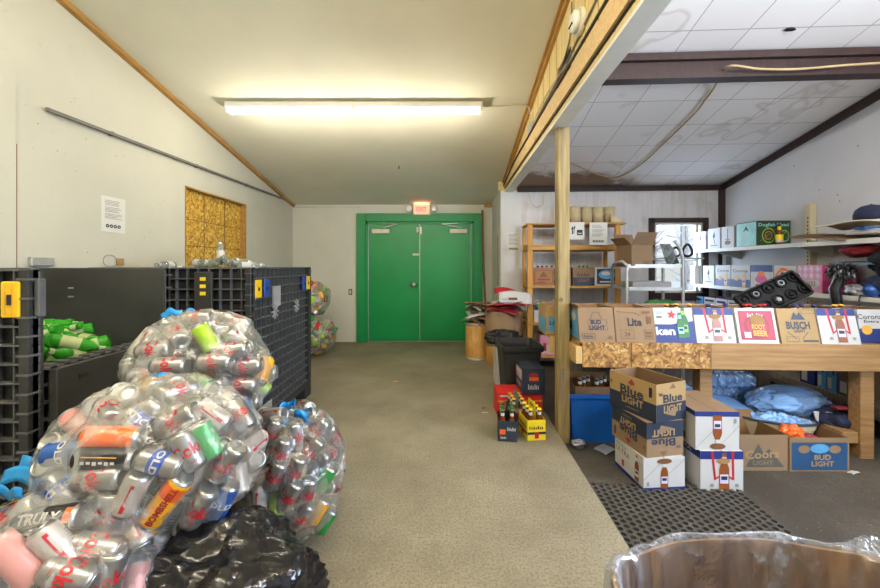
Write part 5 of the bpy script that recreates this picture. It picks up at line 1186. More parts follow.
for v, lb, h_ in ((4.16, 'beige slotted shelf upright in the middle of the right wall', 1.94), (5.42, 'grey slotted shelf upright in the corner of the side room', 1.80)):
    t = thing('shelf_upright', lb, 'upright', R(UR-.05, v, ZL), RZ); mb = MB(); mb.box(-.02, .045, -.04, .03, 0, h_-ZL, 'beige_metal' if v < 5 else 'silver_card', bev=.003); mb.build('post', t)
    mb = MB()
    for k in range(40): mb.box(-.022, -.0195, -.02, -.008, .3+.04*k, .322+.04*k, 'ink_black') if .3+.04*k < h_-ZL-.05 else None
    mb.build('slot_strip', t)
def side_case(x0, x1, z, h_, lb, outer, art, u=US+.015, d_=.27, end=None, nm='beer_carton', ct='carton', **k):
    va, vb = v_at(x0, u), v_at(x1, u); w_ = va-vb-.006
    return case(nm, lb, ct, w_, d_, h_, R(u+d_/2, (va+vb)/2, z), -TH-PI/2, outer, art, right=end, **k)
A_sm = lambda m, m2='ink_grey': [('poly',[(.4,.6),(.55,.85),(.6,.6),(.5,.5)],m), ('rect',.2,.15,.8,.2,m2), ('line',.5,.5,.6,.25,.05,m)]
side_case(695, 705.5, ZU, .25, 'pale pink carton at the window end of the upper wall shelf', 'ink_lilac', A_sm('ink_black'))
side_case(708, 720, ZU, .27, 'white carton with a thin black figure on the upper wall shelf', 'white_card', A_sm('ink_black'))
side_case(721.5, 734, ZU, .27, 'white carton nearest the pale teal one on the upper wall shelf', 'white_card', [('line',.5,.9,.5,.3,.06,'ink_black'), ('line',.3,.4,.7,.4,.05,'ink_grey'), ('disc',.5,.25,.25,.1,'ink_brown')])
A_dog = [('rect',0,0,1,1,'ink_darkgreen'), ('text','Dogfish Head',.5,.82,.9,.17,'ink_teal',0,.02), ('ring',.35,.42,.2,.3,.15,'ink_lime'), ('ring',.35,.42,.12,.18,.3,'ink_cardtone'), ('line',.1,.2,.6,.7,.02,'ink_cardtone'), ('line',.5,.15,.9,.6,.02,'ink_lime'), ('ring',.82,.4,.14,.24,.2,'ink_lime'), ('line',.6,.1,.95,.25,.015,'ink_teal')]
side_case(736, 757, ZU, .285, 'pale teal and dark green patterned carton on the upper wall shelf', 'ink_darkgreen', [('rect',.03,.03,.97,.97,'ink_teal'), ('poly',[(.35,.6),(.5,.85),(.65,.6),(.5,.7)],'ink_black'), ('rect',.3,.2,.45,.45,'white_card')], d_=.36, end=A_dog)
v_ = v_at(757, US)-.06; o = bottle_proto('ink_black'); o.location = R(US+.19, v_, ZU+.001); tag(o, 'yellow-labelled dark bottle in front of the dark green carton on the upper shelf', 'bottle')
mb = MB(); mb.lathe([(.033, .06), (.034, .12)], 'ink_yellow', 16, cap=False); mb.lathe([(.017, .17), (.015, .21)], 'ink_yellow', 12, cap=False); mb.build('wide_label', o)
# sheets and cap on the upper shelf
def slab(nm, lb, ct, cu, cvv, z, w_, d_, th, mat, rot, bend=0):
    mb = MB(); n = 14
    f = lambda s_, u_: Vector(((s_-.5)*w_, (u_-.5)*d_, bend*math.sin(PI*s_)*.5+bend*.3*math.sin(5*u_)))
    mb.sheet(f, n, n, mat); o = mb.build(nm, loc=R(cu, cvv, z), rot=rot, solid=th); return tag(o, lb, ct)
slab('cardboard_sheet', 'grey-brown cardboard sheet tilted on the upper wall shelf', 'cardboard', 3.43, v_at(832, 3.43), ZU+.05, .34, .60, .006, 'kraft_dark', (.13, -.10, -.1), .02)
slab('cardboard_sheet', 'pale folded cardboard lying over the others below the navy cap', 'cardboard', 3.44, v_at(858, 3.44), ZU+.135, .34, .50, .01, 'cream_plastic', (.02, .05, .15), .05)
UB_('flat_box', 'thin white flat box under the pale cardboard on the upper shelf', 'box', 3.32, 3.6, v_at(885, 3.33), v_at(846, 3.33), ZU+.045, ZU+.08, 'white_card', .004)
UB_('cloth_bundle', 'small blue cloth hanging out beside the thin white box', 'cloth', 3.29, 3.45, v_at(866, 3.3), v_at(855, 3.3), ZU+.081, ZU+.10, 'can_blue', .01)
t = thing('baseball_cap', 'navy cloth cap on the pile on the upper wall shelf', 'cap', R(3.42, v_at(871, 3.42), ZU+.165), .4)
mb = MB(); mb.lathe([(.105,0), (.108,.04), (.095,.085), (.06,.115), (.02,.125), (.0005,.126)], 'navy_cloth', 28); mb.build('crown', t)
mb = MB(); mb.sheet(lambda s_, u_: Vector(((s_-.5)*.17*(1-.25*u_), -.09-.09*u_*(1-(2*s_-1)**2*.5), .012-.02*u_*u_+.02*(1-(2*s_-1)**2))), 12, 6, 'navy_cloth'); mb.build('visor', t, solid=.004)
mb = MB(); mb.lathe([(.008,.122), (.009,.13), (.0005,.133)], 'navy_cloth', 10); mb.build('top_button', t)
# middle shelf
A_cor = [('text','Corona',.5,.75,.8,.14,'ink_navy',0,.01), ('rect',0,0,1,.36,'ink_darkblue'), ('disc',.3,.4,.13,.1,'ink_gold'), ('bottle',.7,.03,.75,'ink_gold','ink_white')]
side_case(685, 695, ZM, .26, 'pale carton in front of the window end of the middle wall shelf', 'white_card', A_sm('grey_card'))
side_case(703, 714, ZM, .26, 'white carton with a small black figure on the middle wall shelf', 'white_card', A_sm('ink_black'))
side_case(715.5, 730.5, ZM, .265, 'white and navy carton with yellow bottles nearest the small window', 'white_card', A_cor)
side_case(731, 750, ZM, .265, 'white and navy yellow-bottle carton beside the purple and white one', 'white_card', A_cor)
side_case(750.5, 773, ZM, .265, 'purple and white carton with an orange emblem on the middle wall shelf', 'white_card', [('rect',0,.72,1,1,'ink_darkblue'), ('rect',.15,.15,.85,.7,'ink_white'), ('disc',.5,.5,.2,.26,'can_orange'), ('disc',.5,.4,.28,.16,'ink_magenta'), ('rect',.25,.1,.75,.2,'ink_darkred')])
side_case(773.5, 796.5, ZM, .26, 'cream and red swirl carton beside the lilac one on the middle shelf', 'white_card', [('ring',.45,.4,.4,.5,.2,'can_orange'), ('poly',[(.8,0),(1,0),(1,.95),(.92,.4)],'ink_red'), ('bottle',.4,.3,.6,'ink_amber','ink_gold')])
A_pink = [('rect',0,.0,1,1,'ink_pink')]+[('poly',[(x,y),(x+.1,y+.12),(x+.2,y),(x+.1,y-.12)],'ink_lilac') for x in (.02,.25,.5,.75) for y in (.35,.62,.86)]+[('rect',.2,.2,.82,.46,'ink_white')]+[('rect',.24+.07*k,.22,.27+.07*k,.44,'ink_grey') for k in range(8)]
side_case(797, 822.5, ZM, .265, 'lilac and pink case with a barcode on the middle wall shelf', 'ink_magenta', A_pink, d_=.30, end=[('rect',.05,.05,.95,.95,'ink_magenta'), ('poly',[(.3,.3),(.8,.7),(.8,.5),(.4,.2)],'can_orange')])
for i, (c, z) in enumerate((('ink_sky', .267), ('ink_white', .277), ('ink_navy', .287))): slab('magazine', ['pale blue', 'white', 'navy'][i]+' magazine lying on top of the lilac case', 'magazine', US+.15, 3.42-.03*i, ZM+z+.004, .22, .32, .006, c, (0, -.02, .1*i))
# black things hanging near the end of the shelf
HV = v_at(848, US); HB = R(US-.02, HV, 0)
t = thing('feathery_duster', 'black feathery duster hanging down from the middle wall shelf', 'duster', R(US-.06, HV, 1.24))
mb = MB(); rg = random.Random(8)
for k in range(330):
    d = Vector((rg.gauss(0, 1), rg.gauss(0, 1), rg.gauss(0, .9))).normalized(); L_ = rg.uniform(.06, .115); a0 = d*.03; side = d.orthogonal().normalized()*.007
    m_ = a0+d*L_*.6+Vector((0, 0, .01)); e_ = d*L_+Vector((0, 0, -.02)); mb.add([a0-side, a0+side, m_+side*1.1, e_, m_-side*1.1], [(0,1,2,4), (4,2,3)], 'black_gloss' if k % 6 else 'silver_card')
mb.lathe([(.05,-.05), (.075,0), (.05,.05)], 'black_cloth', 16); mb.build('feather_head', t)
mb = MB(); mb.tube([(0, 0, -.05), (-.03, .02, -.15), (-.028, .0, -.28), (.01, 0, -.42)], .042, 'black_gloss', 12, .036); mb.build('sleeve', t)
def cloth(nm, lb, ct, u, v, z, r3, seed, mat, amp=.25): return lump_bag(nm, lb, R(u, v, z), r3, seed, mat, amp, cat=ct, part='folded_cloth')
hv2 = v_at(868, US)
cloth('jacket', 'dark red cloth wedged under the upper wall shelf', 'cloth', 3.40, hv2+.16, 1.42, (.10, .15, .05), 71, 'red_cloth')
cloth('jacket', 'black jacket stuffed between the two wall shelves', 'jacket', 3.45, hv2-.12, 1.34, (.14, .24, .13), 72, 'black_cloth')
cloth('navy_bag', 'navy cloth bag on the middle wall shelf behind the duster', 'bag', 3.42, hv2-.02, 1.13, (.13, .16, .09), 73, 'navy_cloth', .15)
t = thing('blue_ball', 'shiny blue ball on the middle wall shelf near the end', 'ball', R(3.30, v_at(871, 3.30), ZM+.055)); mb = MB(); mb.lathe([(.052*math.cos(a_), .052*math.sin(a_)) for a_ in [-PI/2+.02+(PI-.04)*k/14 for k in range(15)]], 'can_blue', 24); mb.build('sphere', t)
mb = MB(); mb.lathe([(.053,-.004), (.0532,.004)], 'ink_navy', 24, cap=False); mb.build('seam_ring', t)
cable([R(3.27, v_at(861, 3.27), 1.05), R(3.245, v_at(860, 3.25), 1.02), R(3.22, v_at(858, 3.22), .9), R(3.2, v_at(858, 3.2), .76)], .006, 'ink_black', 'thin black cable hanging from the middle wall shelf')
UB_('hand_tool', 'flat black tool lying on the edge of the middle wall shelf', 'tool', 3.29, 3.36, v_at(850, 3.3), v_at(824, 3.3), ZM+.002, ZM+.025, 'ink_black', .006)
lump_bag('crumpled_foil', 'crumpled silver packaging between the duster and the blue ball', R(3.34, v_at(858, 3.34), ZM+.05), (.06, .09, .045), 75, 'galv', .3, cat='packaging', part='foil')
# lower shelf cartons behind the counter
for i, (x0, x1, m_, w_) in enumerate(((690, 703, 'ink_sky', 'light blue'), (704, 715, 'white_card', 'white'), (716, 727, 'ink_lilac', 'lilac'), (728, 744, 'white_card', 'wider white'))):
    side_case(x0, x1, ZB, .27, w_+' carton showing low behind the counter on the wall shelf', m_, [('bottle',.5,.1,.8,'ink_gold','ink_white'), ('rect',.1,.8,.9,.9,'ink_navy')])
for i, (x0, x1, m_, w_) in enumerate(((800, 815, 'ink_darkblue', 'dark blue'), (817, 826, 'ink_sky', 'sky blue'), (826.5, 837, 'ink_sky', 'paler blue-fronted'), (838, 856, 'kraft_dark', 'brown'))):
    side_case(x0, x1, ZF, .24, w_+' carton on the lowest shelf seen beneath the counter', m_, [('rect',.1,.1,.5,.5,'ink_white'), ('disc',.7,.7,.15,.1,'ink_navy')], u=3.23)
# black bottle tray leaning behind the cartons
t = thing('bottle_tray', 'black plastic bottle tray tilted up behind the cartons on the counter', 'tray', pt(771, 296, 3.02), rot=(math.radians(-28), math.radians(-27), -.15))
W_, D_ = .46, .205; mb = MB(); mb.box(-W_/2, W_/2, -.006, .006, -D_/2, D_/2, 'tray_black')
for a_ in ((-W_/2, W_/2, -D_/2-.008, -D_/2+.008), (-W_/2, W_/2, D_/2-.008, D_/2+.008), (-W_/2-.008, -W_/2+.008, -D_/2, D_/2), (W_/2-.008, W_/2+.008, -D_/2, D_/2)): mb.box(a_[0], a_[1], -.045, .01, a_[2], a_[3], 'tray_black', bev=.003)
mb.build('tray_body', t)
for i in range(5):
    for j in range(2):
        x = -W_/2+.05+.1*i; z = -D_/2+.055+.105*j
        mb = MB(); mb.tube([(x+.036*math.cos(a_), -.016, z+.036*math.sin(a_)) for a_ in [2*PI*k/20 for k in range(21)]], .006, 'tray_black', 8)
        if i in (1, 3) and j: mb.tube([(x+.018*math.cos(a_), -.014, z+.018*math.sin(a_)) for a_ in [2*PI*k/16 for k in range(17)]], .005, 'silver_card', 8)
        else: mb.lathe([(.02,0), (.016,.012), (.002,.014)], 'silver_card' if i == 2 and j == 0 else 'tray_black', 14, Matrix.Translation((x, -.006, z)) @ Matrix.Rotation(PI/2, 4, 'X'))
        mb.build('bottle_cell', t)
# ================================================================== UNDER THE COUNTER
t = thing('water_pack', 'shrink-wrapped pack of water bottles coloured daylight-blue under the counter', 'water pack', R(2.27, 3.42, .03), RZ)
B = MB(); B.lathe([(.026,0), (.032,.01), (.031,.06), (.028,.07), (.032,.08), (.032,.135), (.02,.17), (.012,.18), (.013,.2)], 'pet_daylit_blue', 12)
bme = B.mesh('water_bottle'); nb = 0
for i in range(7):
    for j in range(2):
        o = bpy.data.objects.new('water_bottle', bme); COL.objects.link(o); o.location = R(2.27-.205+.068*i, 3.39+.068*j, .031)
        tag(o, 'clear water bottle coloured daylight-blue inside the shrink-wrapped pack under the counter', 'bottle', 'bottles in the water pack')
mb = MB()
def shr(s_, u_):
    P = 2*(.48+.14); q = s_*P; sc = .009*abs(math.sin(q/.068*PI))*(.4+.6*math.sin(PI*u_)); k = 1-.10*max(0, u_-.75)/.25
    if q < .48: x, y = -.24+q, -.073-sc+.01
    elif q < .62: x, y = .24+sc-.01, -.07+(q-.48)
    elif q < 1.10: x, y = .24-(q-.62), .073+sc-.01
    else: x, y = -.24-sc+.01, .07-(q-1.10)
    return Vector((x*k, y*k, .004+.21*u_))
mb.sheet(shr, 160, 10, 'shrink_film'); mb.sheet(lambda s_, u_: Vector(((s_-.5)*.43, (u_-.5)*.126, .214+.010*abs(math.sin(s_*7*PI))*math.sin(PI*u_))), 60, 10, 'shrink_film'); mb.build('shrink_film', t)
t = thing('water_pack', 'second shrink-wrapped pack standing on top of the water bottles', 'water pack', R(2.27, 3.42, .258), RZ)
mb = MB(); shr0 = shr
mb.sheet(lambda s_, u_: Vector((shr0(s_, u_).x*.97, shr0(s_, u_).y*.97, .003+.105*u_)), 160, 8, 'shrink_film'); mb.sheet(lambda s_, u_: Vector(((s_-.5)*.42, (u_-.5)*.12, .108+.012*abs(math.sin(s_*7*PI))*math.sin(PI*u_))), 60, 10, 'shrink_film'); mb.build('shrink_film', t)
for i in range(6):
    mb = MB(); mb.lathe([(.028,0), (.031,.01), (.030,.085), (.012,.10)], 'pet_daylit_blue', 12, Matrix.Translation((-.17+.068*i, -.03, .003))); mb.build('bottle_base', t)
UB_('storage_box', 'plain brown box carrying the water bottles under the counter', 'box', 2.02, 2.53, 3.30, 3.56, ZL, .028, 'kraft_dark', .003)
slab('plastic_sheet', 'smooth blue plastic sheet sloping in front of the water bottles', 'plastic', 2.09, 3.14, .17, .42, .34, .003, 'blue_daylit_film', (.25, .12, 0), .03)
slab('plastic_sheet', 'crumpled pale blue plastic between the counter leg and water pack', 'plastic', 1.93, 3.3, .22, .20, .2, .003, 'blue_daylit_film', (.5, .3, .3), .08)
lump_bag('can_sack', 'large clear sack coloured daylight-blue lying under the counter', R(2.62, 3.20, .20), (.30, .15, .12), 81, 'blue_daylit_film', .14, tie=(1, 0, .1))
lump_bag('can_sack', 'small dark and red striped sack beside the big daylight-blue sack', R(2.88, 3.05, .12), (.17, .13, .10), 83, 'navy_cloth', .2, part='sack_cloth')
for k in range(5): mb = MB(); mb.sheet(lambda s_, u_: R(2.66+.085*k+.03*u_, 3.02-.01*k, .19-.11*u_)+Vector((.035*s_*(1-u_), -.01*s_, 0)), 4, 6, 'white_card'); tag(mb.build('white_strap', solid=.003), 'pointed white strip hanging from the striped sack under the counter', 'strip', 'white strips on the striped sack')
slab('red_cloth_strip', 'folded red cloth strip on the striped sack under the counter', 'cloth', 2.86, 2.96, .225, .22, .05, .02, 'red_cloth', (.2, .12, 0), .02)
t = thing('oval_tub', 'shallow olive tub with a dark blue rim heaped with silver plastic', 'tub', R(2.33, 2.95, -.01), RZ-.25)
mb = MB(); el = lambda s_, a_, z: Vector((.26*s_*math.cos(a_), .12*s_*math.sin(a_), z))
for r0, z0, r1, z1, m_ in ((.7, 0, .92, .13, 'beige_metal'), (.92, .13, .95, .165, 'beige_metal'), (.9, .165, .66, .02, 'beige_metal')): mb.sheet(lambda s_, u_: el(r0+(r1-r0)*u_, 2*PI*s_, z0+(z1-z0)*u_), 40, 2, m_)
mb.sheet(lambda s_, u_: el(.7*u_+.001, 2*PI*s_, .004), 40, 1, 'beige_metal'); mb.build('tub_body', t)
mb = MB(); mb.tube([el(.96, 2*PI*k/40, .168) for k in range(41)], .009, 'ink_navy', 8); mb.build('rim', t)
mb = MB(); mb.sheet(lambda s_, u_: el(.88*u_, 2*PI*s_, .15+.05*(1-u_)+.04*mnoise.noise(Vector((7*u_*math.cos(2*PI*s_), 7*u_*math.sin(2*PI*s_), 2)))), 50, 16, 'blue_daylit_film'); o = mb.build('plastic_heap', loc=R(2.33, 2.95, -.008), rz=RZ-.25); tag(o, 'silvery crumpled plastic heaped in the oval tub', 'plastic', kind='stuff')
UB_('storage_box', 'grey-brown box standing behind the oval tub under the counter', 'box', 2.02, 2.28, 3.0, 3.28, ZL, .08, 'grey_wood', .004)
# blue tote behind the post
t = thing('storage_tote', 'royal blue plastic tote beside the timber post, holding a carton', 'tote', R(1.055, 3.16, ZL), RZ)
mb = MB(); w0, w1, d0_, d1_, hh = .19, .215, .15, .17, .375
for a_, b_ in (((-1,-1), (1,-1)), ((1,-1), (1,1)), ((1,1), (-1,1)), ((-1,1), (-1,-1))):
    P0 = lambda s, z, k: Vector((s[0]*(w0+(w1-w0)*z/hh-k), s[1]*(d0_+(d1_-d0_)*z/hh-k), z))
    for k in (0, .004): mb.quad(P0(a_, 0, k), P0(b_, 0, k), P0(b_, hh, k), P0(a_, hh, k), 'tub_blue')
mb.box(-w0, w0, -d0_, d0_, 0, .004, 'tub_blue'); mb.build('tote_body', t)
mb = MB(); pr = [(-w1-.008, -d1_-.008), (w1+.008, -d1_-.008), (w1+.008, d1_+.008), (-w1-.008, d1_+.008)]
for i in range(4): a_, b_ = pr[i], pr[(i+1) % 4]; mb.beam((a_[0], a_[1], hh-.012), (b_[0], b_[1], hh-.012), .012, .03, 'tub_blue')
mb.build('rim', t)
case('beer_carton', 'brown open carton lettered Lite sitting in the blue tote', 'carton', .33, .24, .30, R(1.055, 3.16, ZL+.12), RZ, 'kraft_dark', [('text','Lite',.55,.75,.3,.16,'ink_black'), ('rect',.85,.7,.9,.85,'ink_black')], flaps=(('l', .07, .9), ('b', .05, 1.2)))
for i in range(6):
    o = bottle_proto('ink_grey'); o.location = R(.95+.045*i, 3.12+.04*(i % 3), ZL+.235); tag(o, 'dark bottle in the carton inside the blue tote', 'bottle', 'bottles in the tote carton')
lump_bag('crushed_can', 'small crushed silver can on the floor at the foot of the timber post', (1.02, 2.86, ZL+.03), (.05, .03, .03), 91, 'can_silver', .3, cat='can', part='can_body')
slab('paper_scrap', 'pale grey paper scrap on the floor beside the blue tote', 'paper', 1.06, 2.88, ZL+.01, .13, .10, .002, 'galv', (.1, 0, .6), .01)
slab('paper_scrap', 'tiny white paper scrap on the dark floor beside the counter leg', 'paper', 2.58, 2.66-.02, ZL+.008, .07, .035, .002, 'white_card', (0, 0, .3), .01)
# rubber mat
t = thing('rubber_mat', 'black rubber drainage mat with round holes on the dark floor', 'mat', (.895, 2.40, ZL), RZ)
mb = MB(); p_ = .040; nx, ny = 22, 38; th = .016
def cell(cx, cy):
    n = 8; ro = p_/2; vs = []; fs = []
    sq = [(ro, 0), (ro, ro), (0, ro), (-ro, ro), (-ro, 0), (-ro, -ro), (0, -ro), (ro, -ro)]
    for z in (th, 0):
        for k in range(8): vs.append((cx+sq[k][0], cy+sq[k][1], z))
        for k in range(8): a = k*PI/4; vs.append((cx+ro*.80*math.cos(a), cy+ro*.80*math.sin(a), z))
    for k in range(8): q = (k+1) % 8; fs.append((k, q, 8+q, 8+k)); fs.append((8+k, 8+q, 24+q, 24+k))
    mb.add(vs, fs, 'rubber')
for i in range(nx):
    for j in range(ny): cell(.02+p_*(i+.5), -(.02+p_*(j+.5)+(p_/2 if i % 2 else 0)))
mb.build('perforated_field', t)
mb = MB(); wx, wy = p_*nx+.04, p_*ny+.06
for a_ in ((0, .022, -wy, 0), (wx-.022, wx, -wy, 0), (0, wx, -.022, 0), (0, wx, -wy, -wy+.022)): mb.box(*a_, 0, .012, 'rubber', bev=.003)
mb.build('mat_border', t)

# ================================================================== MAIN ROOM, BESIDE THE POST
# black bin
t = thing('waste_bin', 'tall black plastic waste bin beside the stacked beer packs', 'bin', (.735, 3.72, 0), .02)
mb = MB(); hh = .545
def ring(w_, d_, z, n=6, r=.045):
    out = []
    for cx, cy, a0 in ((w_-r, d_-r, 0), (-w_+r, d_-r, PI/2), (-w_+r, -d_+r, PI), (w_-r, -d_+r, 3*PI/2)):
        for k in range(n+1): a = a0+PI/2*k/n; out.append((cx+r*math.cos(a), cy+r*math.sin(a), z))
    return out
rings = [ring(.145, .19, 0), ring(.178, .225, hh-.05), ring(.180, .227, hh-.05), ring(.195, .243, hh-.045), ring(.198, .246, hh), ring(.182, .23, hh), ring(.172, .22, hh-.06), ring(.138, .18, .01)]
vs = [p for q in rings for p in q]; n = len(rings[0]); fs = [(j*n+i, j*n+(i+1) % n, (j+1)*n+(i+1) % n, (j+1)*n+i) for j in range(len(rings)-1) for i in range(n)]; fs.append(tuple(range((len(rings)-1)*n, len(rings)*n)))
mb.add(vs, fs, 'black_plastic', False); mb.build('bin_body', t)
lump_bag('crumpled_bag', 'crumpled black plastic bag behind the rim of the waste bin', (.66, 4.22, .50), (.2, .13, .07), 101, 'black_gloss', .35)
UB_('white_box', 'narrow white box standing behind the black waste bin', 'box', .36, .72, 4.12, 4.4, 0, .40, 'white_card', .004)
# fibre drums with flattened cartons
t = thing('fibre_drum', 'small yellow-brown fibre drum nearest the green doors', 'drum', (.48, 5.33, 0)); mb = MB()
mb.lathe([(.165, .02), (.165, .49), (.155, .49), (.155, .03)], 'drum_wood', 32, cap=False); mb.lathe([(.0, .03), (.165, .02)], 'drum_wood', 32, cap=False); mb.build('drum_wall', t)
for z in (.0, .475): mb = MB(); mb.lathe([(.168, z), (.171, z+.006), (.171, z+.026), (.168, z+.03), (.16, z+.03)], 'galv', 32, cap=False); mb.build('metal_hoop', t)
t = thing('fibre_drum', 'large pale fibre drum covered with flattened red cartons', 'drum', (.80, 5.08, 0)); mb = MB()
mb.lathe([(.235, .26), (.238, .70), (.225, .70), (.225, .28)], 'kraft', 36, cap=False); mb.lathe([(.0, .71), (.238, .70)], 'kraft', 36, cap=False); mb.build('drum_wall', t)
mb = MB(); mb.lathe([(.225, .0), (.232, .01), (.232, .25), (.225, .26)], 'drum_wood', 36); mb.build('drum_base', t)
mb = MB(); mb.lathe([(.236, .250), (.243, .254), (.243, .272), (.236, .276)], 'cyl_rim', 36, cap=False); mb.build('metal_hoop', t)
rg = random.Random(17)
def flat_pile(cx, cy, z0, n, mats, where, grp, spread, hgt, sz):
    for i in range(n):
        m_ = mats[i % len(mats)]; w_ = rg.uniform(.7, 1.1)*sz; d_ = rg.uniform(.6, .9)*sz
        nm = {'ink_red': 'red', 'white_card': 'white', 'kraft': 'brown', 'kraft_yellow': 'tan', 'ink_darkred': 'dark red', 'ink_navy': 'navy', 'kraft_dark': 'dark brown'}[m_]
        mb = MB(); be = rg.uniform(-.03, .05); f = lambda s_, u_: Vector(((s_-.5)*w_*(1-.3*(abs(s_-.5) > .4)*(u_ > .3)), (u_-.5)*d_, be*math.sin(PI*s_)+.01*math.sin(7*u_+i)))
        mb.sheet(f, 12, 6, m_); mb.sheet(lambda s_, u_: f(.3+.3*s_, .2+.5*u_)+Vector((0, 0, .005)), 4, 4, mats[(i+1) % len(mats)])
        o = mb.build('flattened_carton', loc=(cx+rg.uniform(-spread, spread), cy+rg.uniform(-.06, .06), z0+hgt*(i+.5)/n), rot=(rg.uniform(-.25, .25), rg.uniform(-.3, .3), rg.uniform(-.7, .7)), solid=.004)
        tag(o, nm+' flattened carton in the pile on the '+where, 'cardboard', grp+', '+nm)
flat_pile(.47, 5.30, .51, 14, ['kraft', 'white_card', 'kraft_dark', 'kraft_yellow', 'ink_navy'], 'small fibre drum', 'cartons on the small drum', .06, .26, .33)
flat_pile(.82, 5.02, .73, 7, ['ink_darkred', 'ink_red', 'white_card', 'kraft'], 'large fibre drum', 'cartons on the large drum', .05, .07, .5)
mb = MB(); mb.sheet(lambda s_, u_: Vector((.72+.42*s_, 4.86+.05*u_, .80+.15*u_+.02*math.sin(4*s_))), 10, 6, 'white_card'); mb.sheet(lambda s_, u_: Vector((.84+.11*s_, 4.853+.03*u_, .86+.025*u_)), 3, 2, 'ink_brown'); tag(mb.build('opened_carton', solid=.004), 'white opened carton with a brown hand hole on top of the large drum', 'cardboard')
mb = MB(); mb.sheet(lambda s_, u_: Vector((.68+.36*s_, 4.95+.1*u_, .93-.08*s_+.07*u_+.04*math.sin(3*s_))), 12, 6, 'ink_red'); tag(mb.build('opened_carton', solid=.004), 'bright red crumpled carton at the top of the large drum pile', 'cardboard')
# beer packs
def pack6(name, lb, x, y, rz, col, artf, bcap='ink_white'):
    t = thing(name, lb, 'six-pack', (x, y, 0), rz); w_, d_, h_ = .14, .20, .15
    mb = MB(); T = .003
    for a_ in ((-w_/2, w_/2, -d_/2, -d_/2+T), (-w_/2, w_/2, d_/2-T, d_/2), (-w_/2, -w_/2+T, -d_/2, d_/2), (w_/2-T, w_/2, -d_/2, d_/2)): mb.box(*a_, 0, h_, col)
    mb.box(-w_/2, w_/2, -d_/2, d_/2, 0, T, col); mb.build('carrier_body', t)
    mb = MB(); mb.add([(0-T, -d_/2, .02), (0-T, d_/2, .02), (0-T, d_/2*.7, .26), (0-T, -d_/2*.7, .26)], [(0,1,2,3)], col); mb.add([(0+T, -d_/2, .02), (0+T, d_/2, .02), (0+T, d_/2*.7, .26), (0+T, -d_/2*.7, .26)], [(3,2,1,0)], col)
    mb.box(-T, T, -.04, .04, .225, .24, 'ink_black'); mb.build('handle_panel', t)
    mb = MB(); put_art(mb, artf, w_, h_, lambda a, b_, o: (a, -d_/2-o, b_)); put_art(mb, artf, d_, h_, lambda a, b_, o: (-w_/2-o, -a, b_)); mb.build('front_print', t)
    for i in range(3):
        for sx in (-1, 1):
            o = bottle_proto(bcap); q = Matrix.Rotation(rz, 3, 'Z') @ Vector((sx*.034, -.066+.066*i, .004)); o.location = (x+q.x, y+q.y, q.z); o.scale = (.95,)*3
            tag(o, 'brown bottle in the '+lb.split(' beside')[0].split(' standing')[0].split(' behind')[0], 'bottle', 'bottles in the '+lb.split(' ')[0]+' six-pack')
pack6('six_pack', 'yellow six-pack carrier standing at the slab edge', .68, 2.91, .12, 'ink_yellow', [('scrib',.5,.62,.8,.16,'ink_black'), ('rect',.0,.3,1,.42,'ink_navy'), ('rect',.4,.1,.62,.42,'ink_red'), ('disc',.5,.85,.2,.12,'ink_yellow')], 'ink_yellow')
pack6('six_pack', 'navy six-pack carrier beside the yellow one', .485, 2.89, -.12, 'ink_navy', [('scrib',.72,.62,.45,.18,'ink_white'), ('rect',.1,.35,.4,.6,'can_orange'), ('scrib',.3,.2,.3,.12,'ink_white')], 'ink_green')
pack6('six_pack', 'grey six-pack carrier behind the yellow and navy ones', .60, 3.13, .05, 'grey_card', [('rect',.1,.2,.9,.3,'ink_white'), ('disc',.4,.6,.2,.2,'ink_darkred'), ('rect',.6,.5,.8,.8,'ink_navy')], 'ink_gold')
case('beer_case', 'flat red carton on the slab carrying the navy pack', 'carton', .38, .24, .205, (.655, 3.36, 0), .02, 'red_card', [('rect',.05,.85,.5,.92,'ink_white'), ('rect',.0,.65,1,.7,'ink_gold'), ('scrib',.3,.4,.3,.3,'ink_white')], top='closed')
case('beer_case', 'navy bottle pack with orange emblem standing on the flat red carton', 'carton', .19, .27, .215, (.765, 3.35, .206), .02, 'ink_navy', [('disc',.5,.72,.22,.12,'ink_darkred'), ('rect',.3,.52,.72,.66,'can_orange'), ('scrib',.5,.28,.5,.2,'ink_white')],
     [('rect',.1,.5,.9,.9,'ink_white'), ('scrib',.5,.3,.6,.2,'ink_white'), ('rect',.15,.55,.6,.7,'ink_pink')], top='closed')
# floor litter
slab('litter_scrap', 'small yellow leaf-like scrap on the concrete slab', 'scrap', (-.74)*1, 4.2, .004, .07, .04, .002, 'ink_gold', (0, 0, .5), .004)
mb = MB(); mb.lathe([(.014,0), (.014,.006), (.002,.007)], 'ink_brown', 10); tag(mb.build('crown_cap', loc=(.37, 3.45, 0)), 'tiny dark bottle cap on the concrete slab', 'cap')
slab('litter_scrap', 'tiny white paper scrap on the concrete slab in front of the bin', 'scrap', .2, 3.35, .004, .05, .02, .002, 'white_card', (0, 0, .2), .003)
